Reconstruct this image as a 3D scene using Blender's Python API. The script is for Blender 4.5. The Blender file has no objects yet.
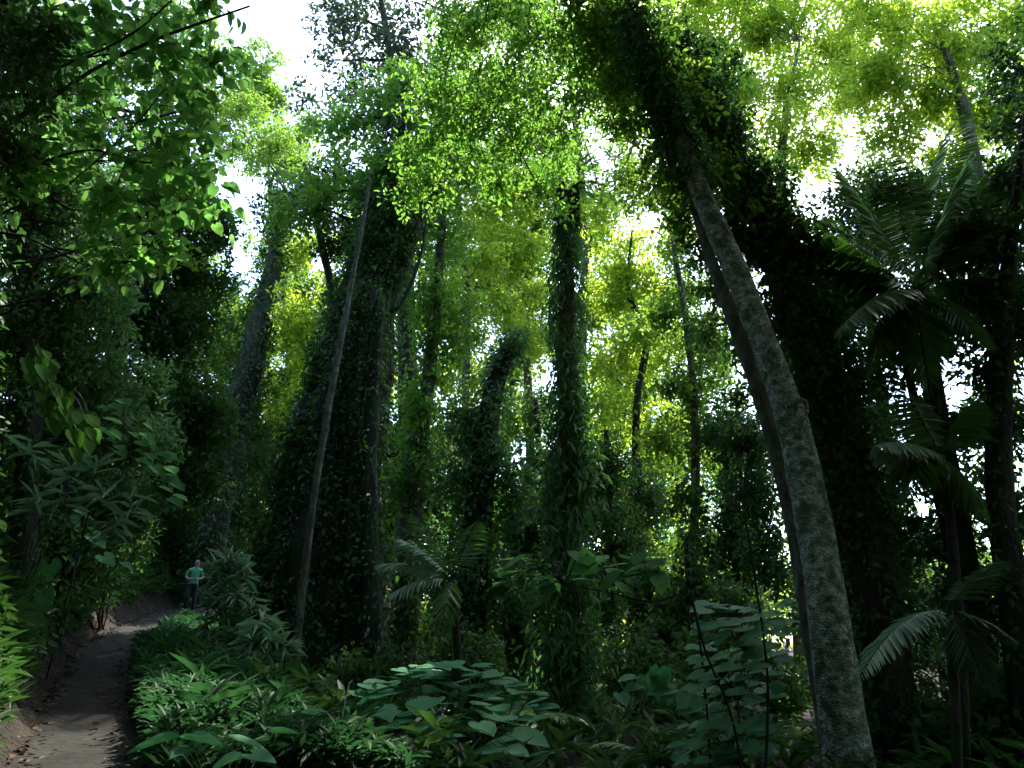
import bpy, math, random
import numpy as np
from mathutils import Vector, Matrix

SC = bpy.context.scene
COL = SC.collection
RNG = np.random.default_rng(11)
random.seed(5)

# ------------------------------------------------------------------ camera and mapping
F = 700.0
PITCH = math.radians(20)
CP, SP = math.cos(PITCH), math.sin(PITCH)
CAM = np.array([0.0, 0.0, 1.6])


def ray(px, py):
    u, v = (px - 512) / F, (384 - py) / F
    return np.array([u, CP - v * SP, SP + v * CP])


def at(px, py, Y):
    d = ray(px, py)
    return CAM + d * (Y / d[1])


def mpp(px, py, Y):
    return Y / ray(px, py)[1] / F


cam_data = bpy.data.cameras.new('camera')
cam_data.sensor_width = 36
cam_data.lens = 36 * F / 1024
cam_data.clip_end = 2000
cam = bpy.data.objects.new('camera', cam_data)
cam.location = CAM
cam.rotation_euler = (math.radians(90) + PITCH, 0, 0)
COL.objects.link(cam)
SC.camera = cam


# ------------------------------------------------------------------ terrain
PATH_PX = [(40, 900, 4.0), (70, 768, 6.4), (85, 700, 9.3), (100, 650, 14.5), (135, 628, 19.5), (160, 614, 24.0),
           (182, 606, 27.0), (212, 600, 30.5), (250, 596, 36.0)]
_py, _px = [-8.0, 0.0], [-1.6, -2.1]
for a, b, y in PATH_PX:
    _py.append(y)
    _px.append(float((a - 512) / F * (y / ray(a, b)[1])))
PY, PX = np.array(_py), np.array(_px)


def path_x(y):
    return np.interp(y, PY, PX)


def sstep(a, b, x):
    t = np.clip((x - a) / (b - a), 0, 1)
    return t * t * (3 - 2 * t)


def ground(x, y):
    x, y = np.asarray(x, float), np.asarray(y, float)
    yy = np.clip(y, -10, 38)
    pz = 0.096 * yy
    off = x - path_x(np.clip(y, -8, 36))
    right = sstep(0.6, 5.5, off)
    z = pz * (1 - right) + right * (0.012 * yy)
    left = np.clip(-off - 0.65, 0, None)
    z = z + np.where(left > 0, 10.0 * (1 - np.exp(-left * 1.7 / 10.0)), 0)
    flat = sstep(0.35, 0.9, np.abs(off))
    z = z + flat * (0.09 * np.sin(1.7 * x + 0.6 * y) * np.sin(1.3 * y - 0.8 * x) + 0.05 * np.sin(4.1 * x + 1.0) * np.sin(3.7 * y))
    far = sstep(38, 90, y)
    z = z * (1 - far) - far * 3.0
    return z


def g1(x, y):
    return float(ground(x, y))


# ------------------------------------------------------------------ materials
def new_mat(name):
    m = bpy.data.materials.new(name)
    m.use_nodes = True
    nt = m.node_tree
    nt.nodes.clear()
    out = nt.nodes.new('ShaderNodeOutputMaterial')
    return m, nt, out


def link(nt, a, b):
    nt.links.new(a, b)


def leaf_mat(name, dark, light, trans, tfrac=0.45, rough=0.42, spec=0.35):
    """Two sided leaf: a glossy upper skin over a diffuse body that lets light through."""
    m, nt, out = new_mat(name)
    geo = nt.nodes.new('ShaderNodeNewGeometry')
    ramp = nt.nodes.new('ShaderNodeValToRGB')
    e = ramp.color_ramp.elements
    e[0].color = (*dark, 1)
    e[1].color = (*light, 1)
    tc = nt.nodes.new('ShaderNodeTexCoord')
    nz = nt.nodes.new('ShaderNodeTexNoise')
    nz.inputs['Scale'].default_value = .8
    nz.inputs['Detail'].default_value = 3
    link(nt, tc.outputs['Object'], nz.inputs['Vector'])
    ad = nt.nodes.new('ShaderNodeMath')
    ad.operation = 'MULTIPLY_ADD'
    ad.inputs[1].default_value = 1.2
    ad.inputs[2].default_value = -.4
    link(nt, nz.outputs['Fac'], ad.inputs[0])
    av = nt.nodes.new('ShaderNodeMath')
    av.operation = 'MULTIPLY_ADD'
    av.inputs[1].default_value = .6
    link(nt, geo.outputs['Random Per Island'], av.inputs[0])
    link(nt, ad.outputs[0], av.inputs[2])
    old = e.new(.97)
    old.color = (light[0] * 1.35, light[1] * 1.05, light[2] * .9, 1)
    e[1].position = .8
    link(nt, av.outputs[0], ramp.inputs['Fac'])
    tr = nt.nodes.new('ShaderNodeMix')
    tr.data_type = 'RGBA'
    tr.inputs[6].default_value = (trans[0] * .62, trans[1] * .75, trans[2] * .9, 1)
    tr.inputs[7].default_value = (*trans, 1)
    link(nt, av.outputs[0], tr.inputs[0])
    p = nt.nodes.new('ShaderNodeBsdfPrincipled')
    p.inputs['Roughness'].default_value = rough
    p.inputs['Specular IOR Level'].default_value = spec
    link(nt, ramp.outputs['Color'], p.inputs['Base Color'])
    t = nt.nodes.new('ShaderNodeBsdfTranslucent')
    link(nt, tr.outputs[2], t.inputs['Color'])
    mx = nt.nodes.new('ShaderNodeMixShader')
    mx.inputs[0].default_value = tfrac
    link(nt, p.outputs[0], mx.inputs[1])
    link(nt, t.outputs[0], mx.inputs[2])
    link(nt, mx.outputs[0], out.inputs['Surface'])
    return m


def bark_mat(name, c0, c1, c2, scale=6.0, stretch=0.3, bump=0.6, moss=None, moss_amt=0.5):
    m, nt, out = new_mat(name)
    tc = nt.nodes.new('ShaderNodeTexCoord')
    mp = nt.nodes.new('ShaderNodeMapping')
    mp.inputs['Scale'].default_value = (1, 1, stretch)
    link(nt, tc.outputs['Object'], mp.inputs[0])
    n1 = nt.nodes.new('ShaderNodeTexNoise')
    n1.inputs['Scale'].default_value = scale
    n1.inputs['Detail'].default_value = 8
    n1.inputs['Roughness'].default_value = .7
    link(nt, mp.outputs[0], n1.inputs['Vector'])
    r = nt.nodes.new('ShaderNodeValToRGB')
    e = r.color_ramp.elements
    e[0].position, e[0].color = .37, (*c0, 1)
    e[1].position, e[1].color = .62, (*c2, 1)
    k = e.new(.5)
    k.color = (*c1, 1)
    link(nt, n1.outputs['Fac'], r.inputs['Fac'])
    v = nt.nodes.new('ShaderNodeTexVoronoi')
    v.inputs['Scale'].default_value = scale * 3.2
    link(nt, mp.outputs[0], v.inputs['Vector'])
    n2 = nt.nodes.new('ShaderNodeTexNoise')
    n2.inputs['Scale'].default_value = scale * .45
    n2.inputs['Detail'].default_value = 5
    link(nt, tc.outputs['Object'], n2.inputs['Vector'])
    col = r.outputs['Color']
    if moss:
        st = nt.nodes.new('ShaderNodeMapRange')
        st.inputs['From Min'].default_value = .62 - moss_amt * .3
        st.inputs['From Max'].default_value = .72 - moss_amt * .2
        link(nt, n2.outputs['Fac'], st.inputs['Value'])
        mx = nt.nodes.new('ShaderNodeMix')
        mx.data_type = 'RGBA'
        mx.inputs[7].default_value = (*moss, 1)
        link(nt, st.outputs[0], mx.inputs[0])
        link(nt, col, mx.inputs[6])
        col = mx.outputs[2]
    ad = nt.nodes.new('ShaderNodeMath')
    ad.operation = 'ADD'
    link(nt, n1.outputs['Fac'], ad.inputs[0])
    link(nt, v.outputs['Distance'], ad.inputs[1])
    b = nt.nodes.new('ShaderNodeBump')
    b.inputs['Strength'].default_value = bump
    b.inputs['Distance'].default_value = .03
    link(nt, ad.outputs[0], b.inputs['Height'])
    p = nt.nodes.new('ShaderNodeBsdfPrincipled')
    p.inputs['Roughness'].default_value = .85
    p.inputs['Specular IOR Level'].default_value = .2
    link(nt, col, p.inputs['Base Color'])
    link(nt, b.outputs[0], p.inputs['Normal'])
    link(nt, p.outputs[0], out.inputs['Surface'])
    return m


def soil_mat(name, c0, c1, c2, scale, relief=.05):
    m, nt, out = new_mat(name)
    tc = nt.nodes.new('ShaderNodeTexCoord')
    n1 = nt.nodes.new('ShaderNodeTexNoise')
    n1.inputs['Scale'].default_value = scale
    n1.inputs['Detail'].default_value = 10
    n1.inputs['Roughness'].default_value = .72
    link(nt, tc.outputs['Object'], n1.inputs['Vector'])
    r = nt.nodes.new('ShaderNodeValToRGB')
    e = r.color_ramp.elements
    e[0].position, e[0].color = .3, (*c0, 1)
    e[1].position, e[1].color = .72, (*c2, 1)
    k = e.new(.5)
    k.color = (*c1, 1)
    link(nt, n1.outputs['Fac'], r.inputs['Fac'])
    v = nt.nodes.new('ShaderNodeTexVoronoi')
    v.inputs['Scale'].default_value = scale * 9
    link(nt, tc.outputs['Object'], v.inputs['Vector'])
    ad = nt.nodes.new('ShaderNodeMath')
    ad.operation = 'ADD'
    link(nt, n1.outputs['Fac'], ad.inputs[0])
    link(nt, v.outputs['Distance'], ad.inputs[1])
    b = nt.nodes.new('ShaderNodeBump')
    b.inputs['Strength'].default_value = .8
    b.inputs['Distance'].default_value = relief
    link(nt, ad.outputs[0], b.inputs['Height'])
    p = nt.nodes.new('ShaderNodeBsdfPrincipled')
    p.inputs['Roughness'].default_value = .95
    p.inputs['Specular IOR Level'].default_value = .15
    link(nt, r.outputs['Color'], p.inputs['Base Color'])
    link(nt, b.outputs[0], p.inputs['Normal'])
    link(nt, p.outputs[0], out.inputs['Surface'])
    return m


def plain_mat(name, c, rough=.8):
    m, nt, out = new_mat(name)
    tc = nt.nodes.new('ShaderNodeTexCoord')
    n = nt.nodes.new('ShaderNodeTexNoise')
    n.inputs['Scale'].default_value = 18
    link(nt, tc.outputs['Object'], n.inputs['Vector'])
    mx = nt.nodes.new('ShaderNodeMix')
    mx.data_type = 'RGBA'
    mx.inputs[6].default_value = (*[k * .8 for k in c], 1)
    mx.inputs[7].default_value = (*[min(1, k * 1.15) for k in c], 1)
    link(nt, n.outputs['Fac'], mx.inputs[0])
    p = nt.nodes.new('ShaderNodeBsdfPrincipled')
    p.inputs['Roughness'].default_value = rough
    link(nt, mx.outputs[2], p.inputs['Base Color'])
    link(nt, p.outputs[0], out.inputs['Surface'])
    return m


M = {
    'canopy': leaf_mat('leaf_canopy_green', (.030, .075, .012), (.075, .14, .022), (.28, .47, .04), .52),
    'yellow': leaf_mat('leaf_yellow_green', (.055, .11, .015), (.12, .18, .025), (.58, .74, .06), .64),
    'bright': leaf_mat('leaf_fresh_green', (.035, .10, .015), (.07, .16, .025), (.25, .48, .045), .55),
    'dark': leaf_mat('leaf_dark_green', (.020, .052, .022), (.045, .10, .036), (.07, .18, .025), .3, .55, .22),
    'ivy': leaf_mat('leaf_ivy_green', (.024, .062, .026), (.055, .115, .042), (.10, .24, .025), .36, .5, .28),
    'climber': leaf_mat('leaf_climber', (.042, .115, .056), (.085, .18, .085), (.15, .33, .06), .42, .5, .3),
    'sapling': leaf_mat('leaf_sapling_green', (.025, .11, .03), (.042, .155, .048), (.10, .27, .05), .34, .7, .05),
    'grey': leaf_mat('leaf_grey_green', (.03, .06, .03), (.06, .095, .05), (.08, .15, .05), .3),
    'shrub': leaf_mat('leaf_shrub_bluegreen', (.040, .18, .09), (.07, .25, .13), (.10, .36, .10), .36, .6, .16),
    'palm': leaf_mat('leaf_palm_green', (.028, .065, .02), (.055, .11, .035), (.12, .30, .03), .38, .35, .45),
    'darkpalm': leaf_mat('leaf_shade_palm', (.025, .05, .025), (.05, .085, .045), (.06, .15, .03), .3, .4, .4),
    'silver_skysheen': leaf_mat('leaf_silver_skysheen', (.13, .24, .16), (.20, .32, .22), (.15, .32, .12), .35, .4, .4),  # silvery leaf colour; on palm fronds it paints in sky sheen
    'heartleaf': leaf_mat('leaf_heart', (.05, .15, .042), (.08, .20, .058), (.22, .48, .08), .6, .6, .08),
    'droopleaf': leaf_mat('leaf_droop', (.014, .06, .010), (.025, .085, .014), (.13, .34, .03), .6, .8, .03),
    'herb': leaf_mat('leaf_herb_green', (.012, .05, .022), (.032, .09, .04), (.045, .15, .035), .26, .6, .16),
    'litter': leaf_mat('leaf_litter_brown', (.025, .019, .013), (.075, .056, .036), (.05, .03, .01), .15, .7, .2),
    'bark_dark': bark_mat('bark_dark', (.012, .011, .009), (.03, .027, .02), (.06, .055, .04), 7, .3, .7, (.02, .035, .012), .5),
    'bark_pale': bark_mat('bark_pale_lichen', (.07, .08, .055), (.25, .27, .21), (.52, .54, .46), 11, 1.2, 1.0, (.085, .105, .055), .38),
    'bark_grey': bark_mat('bark_grey', (.05, .045, .035), (.10, .095, .075), (.17, .16, .13), 8, .35, .6, (.05, .06, .03), .4),
    'bark_fig': bark_mat('bark_fig', (.014, .013, .011), (.03, .029, .023), (.06, .058, .048), 5, .18, .9, (.025, .04, .016), .6),
    'twig': bark_mat('bark_twig', (.01, .009, .007), (.02, .018, .013), (.04, .035, .025), 14, .4, .4),
    'fibre': bark_mat('palm_crown_fibre', (.06, .04, .025), (.13, .09, .055), (.22, .16, .10), 20, .2, .9),
    'stem': plain_mat('green_stem', (.06, .10, .03), .6),
    'soil': soil_mat('forest_soil', (.010, .008, .006), (.026, .021, .015), (.05, .042, .03), 3.2),
    'path': soil_mat('trodden_earth', (.010, .010, .008), (.022, .021, .018), (.04, .039, .033), 1.7, .015),
}


# ------------------------------------------------------------------ leaf outlines (along +Y, face up +Z)
def mirror(half):
    """half: outline points (x>=0) from base to tip; folded along the midrib."""
    n = len(half)
    V = [(x, y, z) for x, y, z in half]
    left = []
    for i, (x, y, z) in enumerate(half):
        if i in (0, n - 1):
            left.append(i)
        else:
            left.append(len(V))
            V.append((-x, y, z))
    return np.array(V, float), [tuple(range(n)), tuple(reversed(left))]


def flat(t, k):
    V, f = t
    return V * np.array([1, 1, k]), f


TPL = {
    'oval': mirror([(0, 0, 0), (.24, .28, .06), (.22, .68, .03), (0, 1, -.10)]),
    'lance': mirror([(0, 0, 0), (.10, .22, .03), (.105, .55, .0), (0, 1, -.22)]),
    'strap': mirror([(0, 0, 0), (.05, .2, .02), (.055, .6, -.03), (0, 1, -.24)]),
    'heart': mirror([(0, .06, 0), (.16, -.06, .05), (.38, .08, .09), (.43, .34, .07), (.30, .68, .0), (.10, .92, -.08), (0, 1.06, -.14)]),
    'broad': mirror([(0, 0, 0), (.22, .10, .05), (.34, .36, .06), (.27, .70, .0), (.07, .95, -.10), (0, 1.06, -.15)]),
    'ear': mirror([(0, .16, 0), (.12, -.14, .01), (.25, -.16, .04), (.37, .08, .09), (.35, .40, .07), (.18, .80, -.02), (0, 1.1, -.14)]),
    'leaflet': mirror([(0, 0, 0), (.035, .12, .01), (.036, .6, -.02), (0, 1, -.16)]),
}
TPL['flat_heart'] = flat(TPL['heart'], .3)
TPL['flat_broad'] = flat(TPL['broad'], .4)
AREA = {'oval': .36, 'lance': .15, 'strap': .075, 'heart': .62, 'broad': .5, 'ear': .55, 'leaflet': .05}


def norm(a):
    a = np.asarray(a, float)
    return a / np.maximum(np.linalg.norm(a, axis=-1, keepdims=True), 1e-9)


def smooth(pts, rad, n):
    """Catmull-Rom through the points; n samples per span."""
    P, R = np.asarray(pts, float), np.asarray(rad, float)
    if len(P) < 3:
        t = np.linspace(0, 1, n + 1)[:, None]
        return P[0] * (1 - t) + P[-1] * t, R[0] * (1 - t[:, 0]) + R[-1] * t[:, 0]
    E = np.vstack([2 * P[0] - P[1], P, 2 * P[-1] - P[-2]])
    out, ro = [], []
    for i in range(len(P) - 1):
        a, b, c, d = E[i:i + 4]
        for k in range(n):
            t = k / n
            out.append(.5 * (2 * b + (c - a) * t + (2 * a - 5 * b + 4 * c - d) * t * t + (3 * b - a - 3 * c + d) * t ** 3))
            ro.append(R[i] * (1 - t) + R[i + 1] * t)
    out.append(P[-1])
    ro.append(R[-1])
    return np.array(out), np.array(ro)


class Geo:
    def __init__(self):
        self.V, self.L, self.S, self.n = [], [], [], 0

    def add(self, V, loops, sizes):
        self.V.append(np.asarray(V, np.float32))
        self.L.append(np.asarray(loops, np.int64) + self.n)
        self.S.append(np.asarray(sizes, np.int32))
        self.n += len(V)

    def leaves(self, tpl, pos, d, nrm, size, wide=1.0):
        T, faces = TPL[tpl]
        pos = np.atleast_2d(pos)
        N = len(pos)
        if N == 0:
            return
        Y = norm(d)
        Z = nrm - (nrm * Y).sum(1, keepdims=True) * Y
        Z = norm(Z)
        X = np.cross(Y, Z)
        s = np.broadcast_to(np.asarray(size, float), (N,))[:, None, None]
        curl = RNG.uniform(.3, 1.9, (N, 1, 1))
        V = pos[:, None, :] + s * (T[None, :, 0:1] * wide * X[:, None] + T[None, :, 1:2] * Y[:, None] + curl * T[None, :, 2:3] * Z[:, None])
        loops, sizes = [], []
        for f in faces:
            loops += list(f)
            sizes.append(len(f))
        L = (np.arange(N)[:, None] * len(T) + np.array(loops)[None]).ravel()
        self.add(V.reshape(-1, 3), L, np.tile(sizes, N))

    def tube(self, pts, rad, seg=8, sub=4, rough=.06, lobes=0, cap=True):
        P, R = smooth(pts, rad, sub)
        n = len(P)
        T = norm(np.gradient(P, axis=0))
        ref = np.array([1.0, 0.13, 0.07])
        A = norm(np.cross(T, ref))
        B = np.cross(T, A)
        th = np.linspace(0, 2 * np.pi, seg, endpoint=False)
        ph = RNG.uniform(0, 6.28, 4)
        i = np.arange(n)[:, None]
        r = R[:, None] * (1 + rough * (np.sin(2 * th[None] + ph[0] + i * .35) + .7 * np.sin(3 * th[None] + ph[1] - i * .6) + .5 * np.sin(i * 1.7 + ph[2]))
                          + rough * .5 * RNG.uniform(-1, 1, (n, seg)))
        if lobes:
            w = np.linspace(1, 0, n)[:, None] ** 1.6
            r = r * (1 + w * .42 * np.abs(np.sin(lobes * th[None] / 2 + ph[3])) ** .7 - .10 * w)
            r = r * (1 + .07 * np.sin(9 * th[None] + i * .12))
        V = P[:, None] + r[..., None] * (np.cos(th)[None, :, None] * A[:, None] + np.sin(th)[None, :, None] * B[:, None])
        a = (np.arange(n - 1)[:, None] * seg + np.arange(seg)[None]).ravel()
        b = (np.arange(n - 1)[:, None] * seg + (np.arange(seg)[None] + 1) % seg).ravel()
        L = np.stack([a, b, b + seg, a + seg], 1).ravel()
        S = np.full(len(a), 4)
        if cap:
            L = np.concatenate([L, np.arange(seg)[::-1], (n - 1) * seg + np.arange(seg)])
            S = np.concatenate([S, [seg, seg]])
        self.add(V.reshape(-1, 3), L, S)
        return P, R

    def build(self, name, mat, parent=None, smooth_shade=False, origin=None):
        V = np.concatenate(self.V)
        L = np.concatenate(self.L)
        S = np.concatenate(self.S)
        me = bpy.data.meshes.new(name)
        if parent is not None:
            V = V - np.array(parent.location, np.float32)
        me.vertices.add(len(V))
        me.vertices.foreach_set('co', V.astype(np.float32).ravel())
        me.loops.add(len(L))
        me.loops.foreach_set('vertex_index', L.astype(np.int32))
        me.polygons.add(len(S))
        st = np.concatenate([[0], np.cumsum(S)[:-1]]).astype(np.int32)
        me.polygons.foreach_set('loop_start', st)
        me.polygons.foreach_set('loop_total', S.astype(np.int32))
        if smooth_shade:
            me.polygons.foreach_set('use_smooth', np.ones(len(S), bool))
        me.materials.append(mat)
        me.update(calc_edges=True)
        o = bpy.data.objects.new(name, me)
        COL.objects.link(o)
        if parent is not None:
            o.parent = parent
        return o


def tag(o, label=None, cat=None, group=None, kind=None):
    if label:
        o['label'] = label
    if cat:
        o['category'] = cat
    if group:
        o['group'] = group
    if kind:
        o['kind'] = kind
    return o


def thing(name, loc, label, cat, group=None):
    o = bpy.data.objects.new(name, None)
    o.empty_display_size = .2
    COL.objects.link(o)
    o.location = [float(k) for k in loc]
    return tag(o, label, cat, group)


DM = 2.7
# ------------------------------------------------------------------ plant growing helpers
def lump(p, f=1.0, seed=0.0):
    """cheap smooth 3-D noise, about -1..1"""
    x, y, z = p[:, 0] * f, p[:, 1] * f, p[:, 2] * f
    return (np.sin(1.9 * x + 1.3 * y + seed) * np.sin(1.7 * z - 1.1 * y + 2.1 * seed) + .6 * np.sin(3.7 * x - 2.9 * z + seed * 3) * np.sin(3.1 * y + 2.3 * z + seed)) / 1.3


def clump_leaves(geo, c, r, tpl, size, dens, droop=.25, up=.75, gap=.0, per=9):
    """one leafy spray: leaves grouped on twigs through an ellipsoid"""
    c, r = np.asarray(c, float), np.asarray(r, float)
    n = int(DM * dens * math.pi * r[0] * r[2] / (AREA[tpl] * size * size * .6))
    nt = max(3, n // per)
    d = norm(RNG.normal(size=(nt, 3)))
    u = RNG.uniform(0, 1, (nt, 1)) ** (1 / 2.0)
    edge = 1 + .25 * lump(d * 2.0, 1.0, RNG.uniform(0, 6))[:, None]
    tw = c + d * u * r * edge
    keep = lump(tw, 1.6 / max(.35, float(r.mean())) * .9, RNG.uniform(0, 9)) > gap - .38
    tw, d = tw[keep], d[keep]
    nt = len(tw)
    if nt == 0:
        return
    td = norm(d * .6 + RNG.normal(size=(nt, 3)) * .8 + [0, 0, -.1])
    k = RNG.integers(max(2, per - 3), per + 4, nt)
    idx = np.repeat(np.arange(nt), k)
    N = len(idx)
    along = RNG.uniform(-1.5, 1.5, (N, 1)) * size
    pos = tw[idx] + td[idx] * along + RNG.normal(size=(N, 3)) * size * .5
    dr = norm(td[idx] * .7 + RNG.normal(size=(N, 3)) * .8 + [0, 0, -droop])
    nr = norm(RNG.normal(size=(N, 3)) * (1 - up) * 1.2 + [0, -.12, up])
    geo.leaves(tpl, pos, dr, nr, size * RNG.uniform(.6, 1.25, N), RNG.uniform(.85, 1.15))


def ivy(geo, P, R, n, tpl, size, thick, hang=.6, t0=0, t1=1.0, lumpy=.25):
    """leaves climbing on and hanging from a stem"""
    m = len(P)
    seg = np.linalg.norm(np.diff(P, axis=0), axis=1)
    cum = np.concatenate([[0], np.cumsum(seg)])
    s = RNG.uniform(t0, t1, n) * cum[-1]
    c = np.stack([np.interp(s, cum, P[:, k]) for k in range(3)], 1)
    r = np.interp(s, cum, R)
    th = RNG.uniform(0, 2 * np.pi, n)
    rad = np.stack([np.cos(th), np.sin(th), np.zeros(n)], 1)
    sh = 1 + .55 * lump(np.stack([s * 1.1, th * 1.5, s * 0], 1), 1.0, RNG.uniform(0, 9))
    pos = c + rad * (r + thick * sh * RNG.uniform(0.05, 1, n) ** .8)[:, None]
    keep = lump(np.stack([s * .9, np.cos(th) * 1.4, np.sin(th) * 1.4], 1), 1.0, RNG.uniform(0, 9)) > -.55 - lumpy + lumpy
    pos, rad = pos[keep], rad[keep]
    N = len(pos)
    d = norm(rad * .6 + RNG.normal(size=(N, 3)) * .55 + [0, 0, -hang])
    nr = norm(rad * .8 + RNG.normal(size=(N, 3)) * .5 + [0, 0, .55])
    geo.leaves(tpl, pos, d, nr, size * RNG.uniform(.55, 1.3, N))


def frond(gl, gs, base, d, length, droop, n=34, leaflet=.45, spread=1.0, wide=1.0, hang=.35, rw=.012):
    """feather leaf: arching midrib with two ranks of leaflets"""
    d = norm(np.asarray(d, float))
    t = np.linspace(0, 1, 12)
    P = np.asarray(base)[None] + d[None] * (t * length)[:, None] + np.array([0, 0, -1.0])[None] * (droop * length * t ** 2)[:, None]
    gs.tube(P, rw * (1.05 - t * .9), 5, 1, .02)
    u = np.linspace(.14, 1.0, n)
    pos = np.stack([np.interp(u, t, P[:, k]) for k in range(3)], 1)
    tan = norm(np.stack([np.interp(u, t, np.gradient(P, axis=0)[:, k]) for k in range(3)], 1))
    side = norm(np.cross(tan, [0, 0, 1.0]))
    upv = np.cross(side, tan)
    prof = np.sin(np.clip(u * .92 + .12, 0, 1) * np.pi) ** .6 * .9 + .12
    for sgn in (-1, 1):
        jit = RNG.normal(size=(n, 3)) * .06
        dd = norm(side * sgn * spread + tan * (.55 + .5 * u[:, None]) + np.array([0, 0, -hang]) + upv * .15 + jit)
        gl.leaves('leaflet', pos, dd, upv + jit + side * sgn * .3, leaflet * prof * RNG.uniform(.9, 1.06, n), wide)


def px_line(pts, Y=None):
    """(px, py, width_px[, Y]) list -> 3-D points and radii"""
    P, R = [], []
    for p in pts:
        y = p[3] if len(p) > 3 else Y
        P.append(at(p[0], p[1], y))
        R.append(.5 * p[2] * mpp(p[0], p[1], y))
    return np.array(P), np.array(R)


def to_ground(P, R, flare=1.25):
    """carry a stem down into the soil below its first point"""
    p0 = P[0]
    z = g1(p0[0], p0[1])
    if p0[2] > z + .05:
        d = P[1] - P[0]
        sl = np.clip(d[:2] / max(d[2], .2), -.25, .25)
        h = p0[2] - z + .25
        q = np.array([p0[0] - sl[0] * h, p0[1] - sl[1] * h, 0])
        q[2] = g1(q[0], q[1]) - .2
        P = np.vstack([q, P])
        R = np.concatenate([[R[0] * flare], R])
    return P, R


def limb(geo, P, c, r0, sag=.1, seg=6, r1=.012):
    """a limb from the nearest lower place on stem P to point c"""
    d = np.linalg.norm(P - c, axis=1) + np.where(P[:, 2] > c[2] - .1, 2.5 + (P[:, 2] - c[2]), 0)
    d[:max(1, len(P) // 5)] += 3
    k = int(np.argmin(d))
    a = P[k]
    v = c - a
    m1 = a + v * .35 + RNG.normal(size=3) * .07 * np.linalg.norm(v) + [0, 0, -sag * np.linalg.norm(v) * .3]
    m2 = a + v * .7 + RNG.normal(size=3) * .08 * np.linalg.norm(v)
    Q = np.array([a, m1, m2, c])
    geo.tube(Q, [r0, r0 * .75, r0 * .45, r1], seg, 3, .05)
    return Q


def tree(name, label, cat, trunk, clumps, leaf='canopy', tpl='oval', size=.12, bark='bark_dark', Y=None, group=None, seg=12,
         ivy_n=0, ivy_size=.12, ivy_thick=.2, ivy_mat='ivy', ivy_tpl='oval', ivy_rng=(0, 1), lobes=0, limb_r=None, dens=1.5,
         droop=.25, up=.7, gap=.0, rough=.06, limbs=True, ground_it=True, twigs=3, flare=1.25, extra=None, hang=.6):
    P, R = px_line(trunk, Y)
    if ground_it:
        P, R = to_ground(P, R, flare)
    root = thing(name, (P[0][0], P[0][1], P[0][2]), label, cat, group)
    gw = Geo()
    PS, RS = gw.tube(P, R, seg, 6, rough, lobes)
    gl = Geo()
    for c in clumps:
        px, py, y, rx = c[:4]
        ry = c[4] if len(c) > 4 else rx * .75
        dn = c[5] if len(c) > 5 else 1.0
        k = mpp(px, py, y)
        C = at(px, py, y)
        r = np.array([rx * k, max(rx, ry) * k * .85, ry * k])
        clump_leaves(gl, C, r, tpl, size, dens * dn, droop, up, gap)
        if limbs:
            lr = limb_r or max(.02, float(RS.min()) * .55)
            Q = limb(gw, PS, C, lr)
            for _ in range(twigs):
                e = C + norm(RNG.normal(size=3)) * r * .8
                s = Q[RNG.integers(1, 4)]
                gw.tube([s, (s + e) / 2 + RNG.normal(size=3) * .08 * np.linalg.norm(e - s), e], [lr * .35, lr * .22, .006], 4, 2, .05)
    gi = Geo()
    if extra:
        extra(gw, gl, gi, PS, RS)
    gw.build('trunk', M[bark], root, True)
    if gl.n:
        gl.build('crown', M[leaf], root)
    if ivy_n:
        ivy(gi, PS, RS, ivy_n, ivy_tpl, ivy_size, ivy_thick, hang, *ivy_rng)
    if gi.n:
        gi.build('climbing_ivy', M[ivy_mat], root)
    return root


# ================================================================== THE SETTING
def axis(lo, hi, fine_lo, fine_hi, fine, coarse):
    a = np.concatenate([np.arange(lo, fine_lo, coarse), np.arange(fine_lo, fine_hi, fine), np.arange(fine_hi, hi + coarse, coarse)])
    return a


gx = np.concatenate([np.array([-600, -300, -150, -80, -50]), np.arange(-34, 20, .3), np.array([20, 28, 40, 60, 100, 200, 400, 600])])
gy = np.concatenate([np.array([-400, -150, -60, -30, -16]), np.arange(-8, 42, .3), np.array([44, 50, 60, 75, 95, 150, 300, 800])])
XX, YY = np.meshgrid(gx, gy)
ZZ = ground(XX, YY) + np.where(np.abs(XX - path_x(np.clip(YY, -8, 36))) > .6, RNG.uniform(-.02, .02, XX.shape), -.03)
g = Geo()
nx, ny = len(gx), len(gy)
a = (np.arange(ny - 1)[:, None] * nx + np.arange(nx - 1)[None]).ravel()
g.add(np.stack([XX.ravel(), YY.ravel(), ZZ.ravel()], 1), np.stack([a, a + 1, a + 1 + nx, a + nx], 1).ravel(), np.full(len(a), 4))
o = g.build('forest_floor', M['soil'], None, True)
o['kind'] = 'structure'

g = Geo()
py = np.arange(-6, 34, .2)
ph = RNG.uniform(0, 6, 3)
rows = []
for y in py:
    w = .6 + .08 * math.sin(y * .9 + ph[0]) + .05 * math.sin(y * 2.7 + ph[1])
    xs = path_x(y) + np.linspace(-1, 1, 9) * w
    zs = ground(xs, np.full(9, y)) + .012 + .03 * (np.linspace(-1, 1, 9) ** 2 - .6) + .018 * np.sin(y * 3.1 + np.arange(9) * 1.3)
    zs[0] -= .07
    zs[-1] -= .07
    rows.append(np.stack([xs, np.full(9, y), zs], 1))
V = np.concatenate(rows)
a = (np.arange(len(py) - 1)[:, None] * 9 + np.arange(8)[None]).ravel()
g.add(V, np.stack([a, a + 1, a + 10, a + 9], 1).ravel(), np.full(len(a), 4))
o = g.build('path', M['path'], None, True)
o['kind'] = 'structure'


def scatter(n, fx, fy):
    y = RNG.uniform(*fy, n)
    x = path_x(y) + RNG.uniform(*fx, n)
    return x, y


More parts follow.
